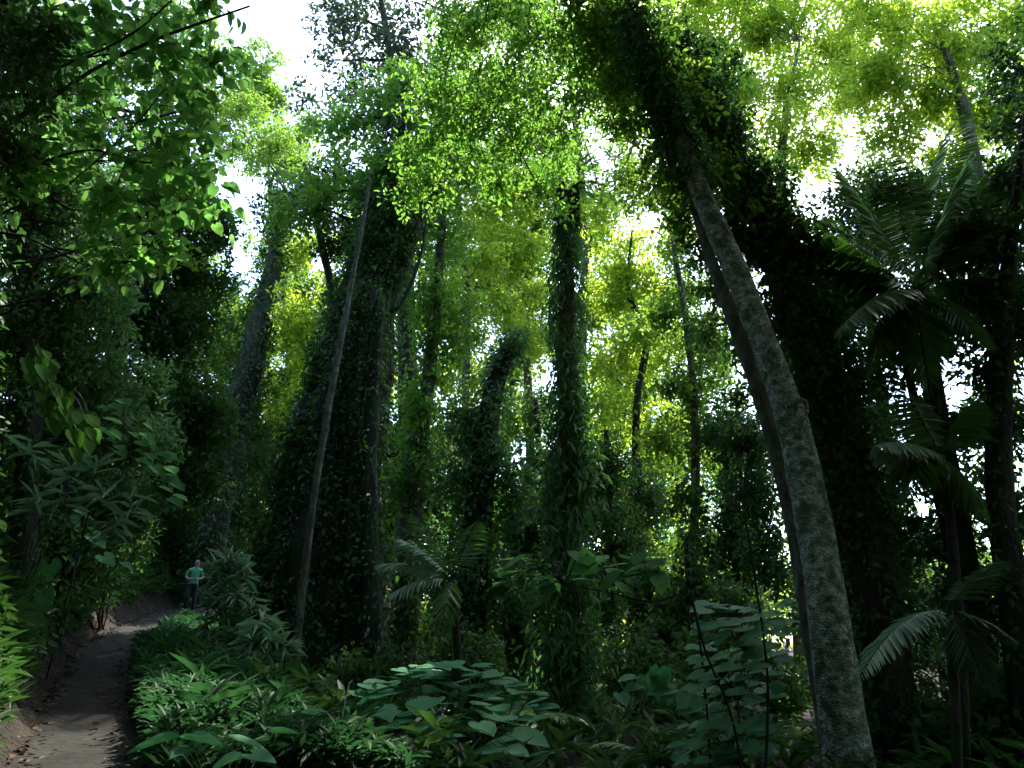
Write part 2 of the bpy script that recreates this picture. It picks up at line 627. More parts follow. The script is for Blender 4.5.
# fallen leaves
g = Geo()
for n, fx, fy, s in ((900, (-.9, .9), (2, 30), .07), (9000, (-5, -.3), (2, 26), .08), (6000, (.3, 12), (2, 24), .09)):
    x, y = scatter(n, fx, fy)
    edge = np.abs(x - path_x(y))
    keep = (edge > .3) | (RNG.uniform(0, 1, n) < .45)
    x, y = x[keep], y[keep]
    N = len(x)
    p = np.stack([x, y, ground(x, y) + .03], 1)
    g.leaves('oval', p, norm(RNG.normal(size=(N, 3)) * [1, 1, .15]), norm(RNG.normal(size=(N, 3)) * .25 + [0, 0, 1]), s * RNG.uniform(.5, 1.3, N))
tag(g.build('leaf_litter', M['litter']), 'brown fallen leaves strewn over the trail and the dark soil', 'leaf litter', kind='stuff')


def rosettes(g, x, y, nl, tpl, size, rise, dz=0.0):
    n = len(x)
    idx = np.repeat(np.arange(n), nl)
    N = len(idx)
    h = RNG.uniform(.03, rise, n)
    base = np.stack([x, y, ground(x, y) + h + dz], 1)[idx] + RNG.normal(size=(N, 3)) * .03
    th = RNG.uniform(0, 2 * np.pi, N)
    el = RNG.uniform(-.1, 1.0, N)
    d = np.stack([np.cos(th) * np.cos(el), np.sin(th) * np.cos(el), np.sin(el)], 1)
    side = np.stack([-np.sin(th), np.cos(th), np.zeros(N)], 1)
    nr = np.cross(d, side)
    nr *= np.where(nr[:, 2:3] < 0, -1, 1)
    g.leaves(tpl, base, d, nr + RNG.normal(size=(N, 3)) * .2, size * RNG.uniform(.5, 1.25, N))


# herbs on the rise beside the trail
g = Geo()
x, y = scatter(6400, (.66, 2.3), (5.2, 13))
rosettes(g, x, y, 9, 'lance', .15, .42)
x, y = scatter(1500, (.75, 3.0), (12, 24))
rosettes(g, x, y, 9, 'lance', .18, .14)
x, y = scatter(200, (.9, 2.2), (6, 13))
rosettes(g, x, y, 9, 'strap', .34, .5)
tag(g.build('ground_cover', M['herb']), 'thick green herbs covering the rise beside the trail', 'ground cover', kind='stuff')
# darker growth on the bank and on the forest floor
g = Geo()
x, y = scatter(6500, (-7, -.85), (7.6, 30))
rosettes(g, x, y, 8, 'lance', .26, .5)
x, y = scatter(700, (-2.8, -.72), (4.2, 8.5))
rosettes(g, x, y, 8, 'lance', .2, .25)
x, y = scatter(1900, (2, 16), (6, 28))
rosettes(g, x, y, 8, 'lance', .32, .5)
x, y = scatter(900, (-6, -1.0), (7.6, 24))
rosettes(g, x, y, 7, 'broad', .2, .6)
tag(g.build('undergrowth', M['dark']), 'dark low leaves over the bank and the shaded forest floor', 'undergrowth', kind='stuff')


# ================================================================== TREES
exec_trees = True

# --- strangler fig
def fig_extra(gw, gl, gi, PS, RS):
    P, R = px_line([(376, 330, 22), (398, 270, 22), (412, 225, 20), (430, 185, 15), (452, 150, 10)], 16)
    gw.tube(P, R, 9, 5, .05)
    ivy(gi, P, R, 900, 'oval', .17, .3)
    P, R = px_line([(385, 312, 5), (398, 308, 5), (412, 282, 4), (422, 250, 3), (426, 225, 3)], 15.4)
    gw.tube(P, R, 6, 4, .04)
    for pts in ([(303, 606, 8), (322, 570, 8), (331, 500, 7), (335, 430, 6), (345, 350, 6), (362, 280, 5)],
                [(345, 640, 10), (349, 560, 9), (352, 470, 8), (362, 380, 7), (375, 290, 6)],
                [(270, 650, 14), (285, 560, 14), (308, 460, 12), (338, 360, 10)],
                [(372, 650, 26), (370, 560, 22), (370, 470, 16), (374, 380, 12), (382, 300, 8)]):
        P, R = px_line(pts, 14.9)
        P, R = to_ground(P, R)
        gw.tube(P, R, 7, 5, .08)
        ivy(gi, P, R, 1300, 'oval', .12, .22)
    # ivy fanning over the buttress on the trail side
    for k, (a, b, w) in enumerate(((262, 625, 34), (266, 590, 32), (280, 540, 34), (290, 480, 30), (306, 430, 26), (322, 370, 22), (345, 310, 18), (262, 650, 30), (330, 590, 40), (340, 500, 30), (352, 420, 24), (362, 540, 18), (375, 250, 24), (390, 215, 30))):
        kk = mpp(a, b, 15.4)
        clump_leaves(gi, at(a, b, 15.4), np.array([w * kk, w * kk * .7, w * 1.3 * kk]), 'oval', .13, 1.1, .6, .4, -.4)


tree('strangler_fig', 'massive dark ivy-covered fig trunk flaring into wide buttresses, forked at the top', 'tree',
     [(316, 680, 118), (320, 600, 108), (330, 500, 90), (346, 400, 70), (367, 300, 52), (385, 225, 42), (394, 180, 28), (400, 110, 8)],
     [(330, 195, 16.5, 45, 28), (380, 170, 15.5, 50, 34), (430, 185, 16.5, 48, 30), (300, 215, 17, 34, 24), (350, 130, 17, 45, 32), (440, 130, 17, 50, 34),
      (402, 95, 17, 45, 34), (470, 165, 17, 34, 26)],
     'bright', 'oval', .17, 'bark_fig', 16, ivy_n=12500, ivy_size=.14, ivy_thick=.34, lobes=7, seg=40, limb_r=.07, flare=1.2, extra=fig_extra, dens=1.25)

# --- pale liana in front of the fig
P, R = px_line([(293, 690, 11), (297, 640, 10), (305, 570, 9.5), (315, 490, 9), (328, 410, 8), (342, 335, 7), (355, 265, 5.5), (366, 205, 4), (371, 170, 1.5)], 14.0)
R = R * .85
P, R = to_ground(P, R, 1.1)
root = thing('liana', P[0], 'pale straight liana rising in front of the big fig trunk', 'vine')
g = Geo()
PS, RS = g.tube(P, R, 9, 6, .05)
g.build('stem', M['bark_grey'], root, True)
g = Geo()
ivy(g, PS, RS, 120, 'oval', .09, .06)
g.build('leaves', M['ivy'], root)

# --- slim forked tree left of the fig with a shaggy knob
tree('forked_tree', 'slim dark tree behind the fig with a shaggy knob of ferns at its fork', 'tree',
     [(322, 640, 11), (324, 480, 10), (330, 340, 9), (331, 290, 8), (324, 255, 8), (318, 225, 6), (310, 190, 4)],
     [(335, 245, 18, 22, 14, 1.6), (350, 232, 18, 18, 12, 1.4), (305, 190, 18.5, 36, 24), (340, 180, 18.5, 30, 20), (280, 215, 18.5, 28, 22)],
     'dark', 'oval', .14, 'bark_dark', 18, dens=1.3, seg=8)

# --- left ivy trunk and the trees of the bank
tree('ivy_clad_tree', 'dark leaning ivy-wrapped trunk rising behind the person in green', 'tree',
     [(203, 596, 30), (213, 540, 28), (234, 430, 26), (254, 350, 24), (269, 285, 20), (280, 230, 12), (284, 190, 4)],
     [(280, 250, 29.5, 38, 26), (245, 300, 29.5, 34, 28), (300, 330, 30, 34, 30), (290, 380, 30, 30, 26), (225, 350, 29.5, 30, 28), (272, 150, 30, 36, 30), (240, 110, 30, 34, 28)],
     'canopy', 'oval', .2, 'bark_dark', 29, ivy_n=4600, ivy_size=.2, ivy_thick=.36, ivy_mat='dark', dens=1.15)

tree('leaning_tree', 'dim slanting trunk buried in creepers above the left bank', 'tree',
     [(75, 480, 22), (98, 400, 19), (125, 330, 16), (150, 270, 13), (180, 190, 9)],
     [(120, 300, 14.5, 60, 44), (170, 330, 14.5, 56, 46), (190, 270, 15, 48, 40), (150, 400, 14.5, 60, 44), (205, 225, 15, 36, 34), (110, 230, 14.5, 56, 44), (165, 190, 15, 52, 40),
      (200, 420, 15.5, 34, 46), (60, 330, 14, 56, 50), (185, 480, 15.5, 44, 34)],
     'ivy', 'oval', .12, 'bark_dark', 14, ivy_n=1500, ivy_size=.12, ivy_thick=.2, dens=1.7, gap=-.2)
tree('leaning_tree', 'upright dark tree crowded with small leaves on the left bank', 'tree',
     [(28, 480, 22), (30, 380, 20), (26, 280, 18), (30, 180, 14), (45, 90, 10)],
     [(30, 330, 10.5, 70, 50), (80, 290, 10.5, 60, 48), (20, 240, 10.5, 60, 50), (90, 380, 11, 64, 46), (30, 410, 10.5, 60, 40), (130, 440, 11, 54, 38), (60, 200, 10.5, 70, 50), (20, 140, 10, 60, 60), (40, 60, 10, 60, 50)],
     'climber', 'oval', .10, 'bark_dark', 10, ivy_n=1800, ivy_size=.1, ivy_thick=.15, dens=1.7, gap=-.2)

# --- overhanging heart-leaved tree, top left
def heart_extra(gw, gl, gi, PS, RS):
    for pts in ([(-40, 150, 12), (40, 105, 8), (100, 66, 6), (170, 34, 5), (250, 6, 3)],
                [(-30, 100, 8), (88, 56, 4), (140, 28, 3.5), (180, -8, 3)],
                [(-30, 230, 9), (30, 170, 6), (45, 190, 4), (75, 210, 3), (120, 205, 2)],
                [(-30, 260, 7), (0, 215, 5), (60, 190, 3.5), (130, 130, 3), (160, 95, 2)],
                [(20, 170, 6), (90, 150, 4), (140, 170, 3), (165, 215, 2)]):
        P, R = px_line(pts, 6.5)
        R = R * .6
        gw.tube(P, R, 7, 5, .05)
    for (a, b, w, h) in ((10, 60, 34, 60), (45, 30, 28, 34), (6, 150, 26, 50), (50, 95, 22, 28)):
        k = mpp(a, b, 5.9)
        clump_leaves(gi, at(a, b, 5.9), np.array([w * k, w * k, h * k]), 'oval', .09, 1.0, .5, .5)


tree('heart_leaved_tree', 'large heart-shaped leaves on dark arching branches at the upper edge of the bank', 'tree',
     [(-70, 560, 46, 7), (-60, 420, 42, 7), (-40, 260, 36, 6.7), (-25, 120, 30, 6.5), (0, 0, 26, 6.4), (20, -120, 20, 6.4), (40, -260, 16, 6.4)],
     [(110, 90, 6.6, 46, 36), (160, 60, 6.8, 46, 34), (185, 110, 6.8, 44, 40), (130, 150, 6.5, 50, 40), (185, 165, 6.6, 40, 38), (110, 200, 6.3, 46, 34), (150, 230, 6.3, 42, 26),
      (205, 210, 6.6, 26, 34), (90, 255, 6.1, 46, 24), (60, 140, 6.4, 44, 40), (210, 60, 7, 34, 36), (130, 20, 6.8, 60, 30), (60, 30, 6.6, 50, 40), (210, 5, 7, 40, 26), (25, 190, 6.2, 40, 46), (140, 262, 6.2, 34, 16)],
     'heartleaf', 'heart', .145, 'bark_dark', 6.5, ivy_n=3600, ivy_size=.11, ivy_thick=.3, ivy_mat='dark', dens=.62, droop=.75, up=.42, extra=heart_extra, limb_r=.02, twigs=2)

# --- tall ivy palm, centre
def palm_top(gw, gl, gi, PS, RS):
    top = PS[-1]
    for k in range(9):
        th = k * 2.4
        el = RNG.uniform(.2, 1.3)
        d = np.array([math.cos(th) * math.cos(el), math.sin(th) * math.cos(el), math.sin(el)])
        frond(gl, gw, top + [0, 0, -.1], d, RNG.uniform(.9, 1.5), .3, 26, .3, wide=1.3, rw=.01)
    # shaggy old leaf bases
    n = 900
    z = RNG.uniform(-.95, .12, n)
    th = RNG.uniform(0, 6.28, n)
    rad = np.stack([np.cos(th), np.sin(th), np.zeros(n)], 1)
    gw.leaves('strap', top + rad * .15 + np.stack([z * 0, z * 0, z], 1), rad * .6 + [0, 0, -1], rad + [0, 0, .3], RNG.uniform(.15, .4, n), 1.4)
    for (a, b, w, h, y) in ((567, 420, 20, 50, 11.9), (560, 500, 26, 50, 11.9), (580, 480, 18, 40, 11.9), (570, 570, 36, 46, 11.8), (566, 650, 40, 50, 11.8), (566, 730, 42, 50, 11.8)):
        k = mpp(a, b, y)
        clump_leaves(gi, at(a, b, y), np.array([w * k, w * k, h * k]), 'lance', .2, .95, 1.1, .35)


tree('climber_clad_palm', 'straight palm trunk wrapped in drooping creepers, ragged crown against the sky', 'palm',
     [(568, 800, 36), (568, 600, 26), (568, 400, 19), (567, 300, 16), (567, 230, 11), (566, 182, 6)], [], 'palm', 'oval', .2, 'fibre', 12, ivy_mat='climber',
     ivy_n=9000, ivy_size=.15, ivy_thick=.2, ivy_tpl='lance', ivy_rng=(0, .94), extra=palm_top, hang=1.2)

# --- ivy columns between the fig and the palm
tree('ivy_column_tree', 'crooked trunk hidden by creepers, bending right near its tip beside the palm', 'tree',
     [(466, 700, 34), (475, 560, 29), (484, 460, 25), (492, 400, 22), (503, 362, 15), (514, 342, 8), (520, 330, 3)],
     [(512, 352, 17, 18, 14), (470, 420, 17, 34, 34), (500, 470, 17, 26, 30), (455, 480, 17, 30, 40), (520, 500, 17, 24, 40), (448, 560, 17.3, 34, 44), (515, 590, 17, 26, 44)],
     'climber', 'oval', .14, 'bark_dark', 17, ivy_n=4800, ivy_size=.14, ivy_thick=.3, dens=1.2, ivy_mat='climber')
tree('ivy_column_tree', 'pale trunk draped in hanging yellow-green creepers just right of the fig', 'tree',
     [(400, 700, 34), (404, 600, 30), (414, 480, 22), (428, 380, 15), (438, 280, 10), (444, 190, 6), (450, 110, 3)],
     [(415, 410, 19, 30, 40), (440, 350, 19, 30, 38), (430, 300, 19, 28, 34), (470, 320, 19.5, 26, 34), (405, 480, 19, 28, 36), (450, 240, 19.5, 34, 30), (430, 460, 19, 24, 46)],
     'bright', 'oval', .15, 'bark_grey', 19, ivy_n=5200, ivy_size=.15, ivy_thick=.5, dens=1.05, droop=.8, ivy_mat='bright')

# --- right: pale mottled trunk, its slim neighbour, and the dark vine-hung trunk behind them
def scar(gw, gl, gi, PS, RS):
    P, R = px_line([(788, 408, 8), (799, 401, 6), (806, 403, 4), (806, 418, 3), (801, 434, 2)], 7.75)
    gw.tube(P, R, 6, 4, .1)


tree('pale_barked_tree', 'tall pale lichen-mottled trunk leaning left on the right side of the clearing', 'tree',
     [(858, 840, 50), (848, 760, 46), (832, 640, 42), (813, 520, 35), (794, 430, 30), (765, 345, 27), (735, 270, 24), (704, 200, 19), (675, 130, 15), (648, 60, 10), (628, 0, 5)],
     [(640, 70, 9, 36, 34), (610, 40, 9.2, 34, 30), (690, 130, 9, 40, 36), (630, 130, 9, 24, 34), (670, 80, 9, 36, 30), (655, 170, 9, 28, 30), (600, 10, 9.4, 40, 26), (680, 215, 9, 22, 30), (695, 125, 8.9, 34, 34), (720, 175, 8.9, 30, 34), (665, 95, 8.6, 34, 34), (640, 40, 8.8, 36, 30), (615, 90, 9.2, 22, 30), (740, 215, 8.9, 22, 30), (690, 170, 8.3, 16, 26, .8)],
     'canopy', 'oval', .11, 'bark_pale', 8, dens=1.35, seg=30, rough=.045, extra=scar, limb_r=.03, ivy_n=4600, ivy_size=.1, ivy_thick=.24, ivy_rng=(.70, 1))
tree('slender_tree', 'slim grey-barked stem close against the left flank of the pale mottled trunk', 'tree',
     [(842, 840, 22), (826, 720, 20), (809, 620, 18), (793, 520, 17), (770, 430, 16), (745, 350, 15), (722, 290, 13), (703, 235, 10), (680, 160, 6)],
     [(700, 245, 9.2, 24, 34), (715, 290, 9.2, 22, 30), (740, 400, 9.4, 20, 34, .8), (705, 330, 9.6, 22, 30, .6)],
     'ivy', 'oval', .10, 'bark_grey', 8.7, dens=1.0, seg=12, rough=.04, limb_r=.018)


def vine_mass(gw, gl, gi, PS, RS):
    for (a, b, w, h) in ((720, 130, 36, 40), (752, 190, 42, 44), (785, 240, 44, 46), (800, 310, 44, 50), (825, 380, 42, 50), (845, 450, 38, 50), (862, 530, 32, 50), (740, 240, 26, 40), (880, 620, 26, 50), (690, 90, 36, 32)):
        k = mpp(a, b, 9.2)
        clump_leaves(gi, at(a, b, 9.2), np.array([w * k, w * k * .8, h * k]), 'oval', .10, 1.5, .8, .4, -.3)


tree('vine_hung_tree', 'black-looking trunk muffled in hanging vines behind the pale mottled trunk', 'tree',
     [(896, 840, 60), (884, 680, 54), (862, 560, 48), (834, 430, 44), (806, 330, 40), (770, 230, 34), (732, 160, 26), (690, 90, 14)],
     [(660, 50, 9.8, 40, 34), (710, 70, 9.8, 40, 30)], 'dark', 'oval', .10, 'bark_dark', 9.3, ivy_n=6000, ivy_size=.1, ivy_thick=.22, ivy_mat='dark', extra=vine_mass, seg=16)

# --- thin lianas near the pale trunk
for pts, lab in (([(748, 455, 3), (744, 500, 3), (752, 560, 3.5), (764, 640, 4), (768, 700, 4.5), (764, 800, 5)], 'thin black liana hanging between the heart-leaved shrub and the pale trunk'),
                 ([(690, 590, 4), (705, 650, 4), (726, 700, 4.5), (738, 745, 5), (745, 800, 5)], 'thin slanting stem among the heart-leaved shrub leaves')):
    P, R = px_line(pts, 6.9)
    R = R * .6
    P, R = to_ground(P[::-1], R[::-1], 1.0)
    o = Geo()
    o.tube(P, R, 6, 5, .06)
    tag(o.build('thin_liana', M['twig'], None, True), lab, 'vine', 'thin lianas by the pale trunk')

# --- overhead branches, top centre
def overhang(gw, gl, gi, PS, RS):
    for pts in ([(470, -160, 8), (468, -40, 5), (468, 30, 4), (478, 70, 3), (458, 78, 2.6), (430, 95, 2.2), (400, 115, 1.6)],
                [(468, 20, 4), (476, 62, 3.4), (484, 85, 3), (500, 110, 2.4), (520, 150, 1.6)],
                [(640, -160, 9), (640, 0, 5), (632, 30, 4), (610, 60, 4), (606, 90, 3.4), (580, 122, 3), (550, 160, 2.6), (520, 174, 2), (490, 172, 1.4)],
                [(500, -60, 6), (510, 5, 4), (530, 30, 3.4), (550, 55, 3), (565, 75, 2), (600, 72, 1.6)],
                [(596, -20, 4), (585, 15, 3.4), (560, 35, 3), (550, 50, 2.4)],
                [(545, 20, 3), (560, 55, 2), (550, 90, 1.6), (568, 120, 1.4)]):
        P, R = px_line(pts, 8.2)
        R = R * 1.5 + .003
        gw.tube(P, R, 6, 4, .05)


tree('overhanging_tree', 'fine dark branches with small fresh leaves hanging across the top of the clearing', 'tree',
     [(560, -900, 60, 3.0), (560, -700, 44, 4.5), (560, -420, 30, 6.8), (555, -220, 16, 8.6), (550, -120, 12, 9.4)],
     [(480, 40, 9.6, 60, 40), (440, 95, 9.8, 50, 40), (540, 40, 9.6, 56, 40), (590, 60, 9.6, 46, 40), (520, 110, 9.8, 56, 40), (480, 140, 9.8, 50, 34), (560, 130, 9.6, 46, 32), (430, 150, 10, 40, 30),
      (600, 20, 9.6, 50, 30), (520, 0, 9.4, 70, 30), (590, 110, 9.6, 26, 24, .7), (420, 190, 10.2, 40, 26, .8), (500, 185, 10.2, 36, 22, .7), (540, 190, 10, 22, 26, .8), (600, 190, 10.4, 20, 20, .5), (566, 172, 10.6, 26, 16, .9), (560, 205, 10.8, 18, 16, .6)],
     'bright', 'oval', .105, 'twig', 9.5, ground_it=False, dens=.78, limb_r=.016, twigs=3)

tree('bank_tree', 'dense mid-green crown filling in behind the heart-leaved branches', 'tree',
     [(60, 520, 20), (70, 380, 18), (85, 240, 15), (100, 120, 11), (110, 40, 7)],
     [(110, 60, 13, 60, 40), (60, 110, 13, 60, 50), (150, 110, 13, 44, 40), (180, 150, 13.5, 40, 40), (120, 180, 13, 50, 40), (180, 210, 13.5, 30, 34), (150, 250, 13, 44, 34), (100, 270, 13, 40, 34), (200, 60, 13.5, 34, 36), (40, 30, 13, 50, 40), (180, 10, 13.5, 40, 30), (205, 110, 13.5, 26, 30)],
     'canopy', 'oval', .13, 'bark_dark', 13, dens=1.1, ivy_n=1200, ivy_size=.12, ivy_thick=.2)

# --- grey leaved crown in the sky gap
tree('grey_leaved_tree', 'sparse grey-leaved crown outlined against the white sky gap', 'tree',
     [(410, 640, 24), (408, 400, 20), (402, 200, 14), (390, 60, 8), (378, -20, 5)],
     [(360, 30, 22, 40, 36), (400, 60, 22, 42, 34), (350, 85, 22, 30, 28), (420, 10, 22, 34, 26, .6), (330, 20, 22, 24, 30, .7), (385, 110, 22, 44, 28), (300, 100, 22, 16, 20, .8), (318, 55, 22, 14, 24, .5), (360, -20, 22, 60, 30)],
     'grey', 'oval', .2, 'bark_dark', 22, dens=.62)

# --- sunlit canopy trees behind
def canopy(name, label, trunk, clumps, leaf, size, Y, dens=1.0, bark='bark_grey', group='tall trees of the sunlit canopy', **k):
    dens *= 1.2
    trunk = [(a + (RNG.uniform(-7, 7) if b < 600 else 0), b, w * .55) for a, b, w in trunk[:-1]] + [(trunk[-1][0], trunk[-1][1], 2)]
    fx = k.pop('fill', None)
    if fx:
        n, x0, x1, y0, y1 = fx
        for _ in range(n):
            clumps = clumps + [(RNG.uniform(x0, x1), RNG.uniform(y0, y1), Y + RNG.uniform(-1.5, 1.5), RNG.uniform(16, 30), RNG.uniform(14, 28), RNG.uniform(.6, 1.1))]
    k.setdefault('ivy_n', 1500)
    return tree(name, label, 'tree', trunk, clumps, leaf, 'oval', size, bark, Y, group, dens=dens, ivy_size=size * .9, ivy_thick=.5, ivy_mat=leaf, hang=.9, **k)


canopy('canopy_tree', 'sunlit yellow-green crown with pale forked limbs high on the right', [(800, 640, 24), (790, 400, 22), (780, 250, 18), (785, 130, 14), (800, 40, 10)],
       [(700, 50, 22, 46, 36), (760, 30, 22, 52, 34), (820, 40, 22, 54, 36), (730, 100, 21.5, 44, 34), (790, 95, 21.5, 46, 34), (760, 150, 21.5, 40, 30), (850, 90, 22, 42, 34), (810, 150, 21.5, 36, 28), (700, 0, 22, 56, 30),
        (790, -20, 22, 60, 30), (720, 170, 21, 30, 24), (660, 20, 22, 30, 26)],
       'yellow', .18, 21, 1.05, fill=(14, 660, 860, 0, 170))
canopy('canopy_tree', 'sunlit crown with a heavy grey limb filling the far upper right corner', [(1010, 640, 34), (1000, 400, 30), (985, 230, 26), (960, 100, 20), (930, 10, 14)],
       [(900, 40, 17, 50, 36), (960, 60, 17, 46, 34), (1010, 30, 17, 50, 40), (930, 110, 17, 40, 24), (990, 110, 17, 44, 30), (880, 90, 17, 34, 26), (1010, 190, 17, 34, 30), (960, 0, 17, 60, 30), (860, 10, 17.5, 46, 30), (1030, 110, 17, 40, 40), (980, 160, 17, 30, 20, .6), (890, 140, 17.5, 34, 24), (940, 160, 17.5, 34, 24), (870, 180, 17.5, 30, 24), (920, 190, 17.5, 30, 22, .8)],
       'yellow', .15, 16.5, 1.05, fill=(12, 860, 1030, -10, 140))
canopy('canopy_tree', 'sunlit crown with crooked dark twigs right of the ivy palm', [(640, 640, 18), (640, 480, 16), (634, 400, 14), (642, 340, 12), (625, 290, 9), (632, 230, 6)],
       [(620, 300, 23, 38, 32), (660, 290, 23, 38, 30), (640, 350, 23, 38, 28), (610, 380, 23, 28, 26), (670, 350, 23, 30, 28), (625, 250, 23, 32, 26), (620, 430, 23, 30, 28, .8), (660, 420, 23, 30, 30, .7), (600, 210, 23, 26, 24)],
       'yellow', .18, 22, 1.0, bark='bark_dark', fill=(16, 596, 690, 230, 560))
canopy('canopy_tree', 'round-leaved green crown against the bright gap left of the pale trunk', [(690, 640, 16), (692, 450, 15), (690, 330, 12), (680, 240, 9), (670, 180, 6)],
       [(680, 190, 19, 32, 26), (640, 190, 19, 30, 26), (690, 290, 19, 28, 30), (700, 440, 18.5, 36, 40), (690, 390, 18.5, 26, 26), (620, 170, 19.5, 26, 24, .8), (715, 360, 18.5, 26, 34), (670, 255, 19, 22, 18, .6)],
       'canopy', .15, 18, 1.0, bark='bark_grey', fill=(10, 660, 735, 270, 620))
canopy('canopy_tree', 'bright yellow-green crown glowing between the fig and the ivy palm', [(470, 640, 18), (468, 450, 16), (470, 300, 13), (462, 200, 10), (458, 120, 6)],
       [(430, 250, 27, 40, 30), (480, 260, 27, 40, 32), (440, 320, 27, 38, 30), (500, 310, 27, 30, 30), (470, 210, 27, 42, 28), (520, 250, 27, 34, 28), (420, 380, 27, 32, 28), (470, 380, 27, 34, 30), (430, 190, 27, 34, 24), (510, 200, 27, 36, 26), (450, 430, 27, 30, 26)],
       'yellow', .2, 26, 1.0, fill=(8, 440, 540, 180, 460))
canopy('canopy_tree', 'broad green crown spreading over the top of the ivy palm', [(530, 640, 20), (528, 450, 18), (532, 300, 15), (540, 180, 11), (540, 60, 7)],
       [(500, 230, 30, 34, 26), (540, 220, 30, 36, 28), (590, 240, 30, 28, 26), (535, 290, 30, 32, 26), (600, 300, 30, 26, 28), (540, 420, 30, 22, 22), (500, 180, 30, 40, 26), (550, 170, 30, 34, 22), (590, 440, 30, 26, 28), (600, 370, 30, 22, 24)],
       'canopy', .22, 30, 1.0, fill=(16, 500, 620, 180, 520))
canopy('canopy_tree', 'tall airy crown beside the white sky gap, upper left', [(290, 620, 14), (291, 420, 13), (288, 290, 10), (276, 190, 6), (262, 110, 3)],
       [(245, 100, 34, 26, 30), (240, 150, 34, 32, 26), (262, 60, 34, 20, 26), (250, 80, 34, 24, 24), (275, 100, 34, 20, 24), (290, 160, 34, 30, 28), (300, 290, 34, 34, 28), (280, 330, 34, 30, 28), (300, 130, 34, 24, 22), (235, 320, 34, 26, 30), (250, 420, 34, 26, 40), (290, 420, 34, 24, 40, .8)],
       'canopy', .24, 34, 1.0, fill=(12, 225, 330, 280, 540))
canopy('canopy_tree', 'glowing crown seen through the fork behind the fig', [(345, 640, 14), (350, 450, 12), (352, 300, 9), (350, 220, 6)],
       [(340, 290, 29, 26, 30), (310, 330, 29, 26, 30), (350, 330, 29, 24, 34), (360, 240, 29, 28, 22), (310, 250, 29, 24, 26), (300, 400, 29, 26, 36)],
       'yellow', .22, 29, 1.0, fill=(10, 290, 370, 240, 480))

canopy('canopy_tree', 'fresh green crown filling the top centre behind the hanging twigs', [(575, 640, 18), (572, 450, 17), (580, 250, 14), (570, 120, 11), (560, 20, 7)],
       [(460, 30, 27, 40, 34), (520, 20, 27, 44, 36), (580, 30, 27, 44, 36), (540, 90, 27, 44, 34), (480, 100, 27, 42, 32), (600, 100, 27, 34, 30), (440, 80, 27, 30, 28, .7), (560, 150, 27, 30, 22), (500, 150, 27, 36, 26), (630, 40, 27, 30, 34), (440, 150, 27, 36, 26), (400, 170, 27, 34, 24), (520, -30, 27, 80, 30)],
       'bright', .18, 26, 1.0, fill=(14, 420, 640, -10, 170))
canopy('canopy_tree', 'dim green crown behind the left ivy-wrapped trunk', [(162, 600, 16), (180, 400, 14), (200, 260, 12), (196, 180, 8)],
       [(190, 290, 35, 34, 34), (210, 350, 35, 34, 34), (180, 380, 35, 34, 34), (215, 420, 35, 30, 34), (240, 380, 35, 28, 34), (200, 260, 35, 26, 24), (185, 450, 35, 34, 34), (270, 450, 35, 28, 36), (250, 350, 35, 30, 30), (165, 320, 35, 30, 34)],
       'canopy', .23, 35, 1.0, fill=(8, 160, 260, 260, 560))
canopy('canopy_tree', 'farthest green crown seen between the fig and the pale hanging creepers', [(385, 640, 14), (388, 450, 12), (392, 300, 9), (396, 180, 5)],
       [(390, 300, 40, 34, 34), (410, 240, 40, 34, 30), (380, 380, 40, 34, 34)], 'bright', .26, 40, .85, fill=(20, 330, 470, 180, 480))
canopy('canopy_tree', 'farthest green crown showing left of the ivy palm', [(515, 640, 14), (512, 450, 12), (508, 300, 9), (506, 180, 5)],
       [(510, 300, 41, 34, 34), (520, 240, 41, 34, 30), (500, 380, 41, 34, 34)], 'canopy', .26, 41, .85, fill=(18, 450, 580, 150, 340))
canopy('canopy_tree', 'farthest green crown showing right of the ivy palm', [(640, 640, 14), (642, 450, 12), (646, 320, 9), (650, 260, 5)],
       [(640, 330, 42, 34, 34), (620, 400, 42, 34, 30), (680, 420, 42, 30, 34)], 'bright', .26, 42, .85, fill=(24, 580, 730, 270, 520))
canopy('canopy_tree', 'farthest green crown low behind the slim forked tree', [(305, 640, 14), (304, 480, 12), (302, 360, 9), (300, 290, 5)],
       [(300, 330, 40, 34, 30), (285, 400, 40, 30, 34), (310, 450, 40, 30, 34)], 'canopy', .26, 40, .85, fill=(20, 215, 350, 290, 560))
canopy('canopy_tree', 'deep green crown low behind the crooked ivy trunk', [(490, 650, 14), (486, 540, 12), (480, 460, 9), (476, 420, 5)],
       [(480, 440, 33, 30, 26), (520, 420, 33, 26, 30), (440, 450, 33, 28, 28), (410, 440, 33, 26, 34), (540, 500, 33, 26, 30), (500, 520, 33, 28, 28), (450, 520, 33, 28, 28), (580, 520, 33, 26, 34), (400, 530, 33, 24, 34), (540, 560, 33, 28, 26), (470, 580, 33, 30, 26), (590, 590, 33, 26, 24)],
       'canopy', .2, 33, 1.1, fill=(22, 380, 610, 400, 640))
canopy('canopy_tree', 'deep green crown low in the distance right of the ivy palm', [(680, 660, 12), (676, 560, 10), (670, 480, 8), (664, 430, 5)],
       [(650, 460, 30, 28, 28), (620, 500, 30, 28, 34), (670, 500, 30, 24, 26), (640, 550, 30, 26, 28), (700, 530, 30, 24, 34, .7), (610, 580, 30, 26, 30), (740, 540, 30, 26, 36), (720, 470, 30, 24, 30), (650, 610, 30, 30, 24), (700, 600, 30, 28, 24)],
       'canopy', .18, 30, 1.0, fill=(20, 600, 760, 440, 650))
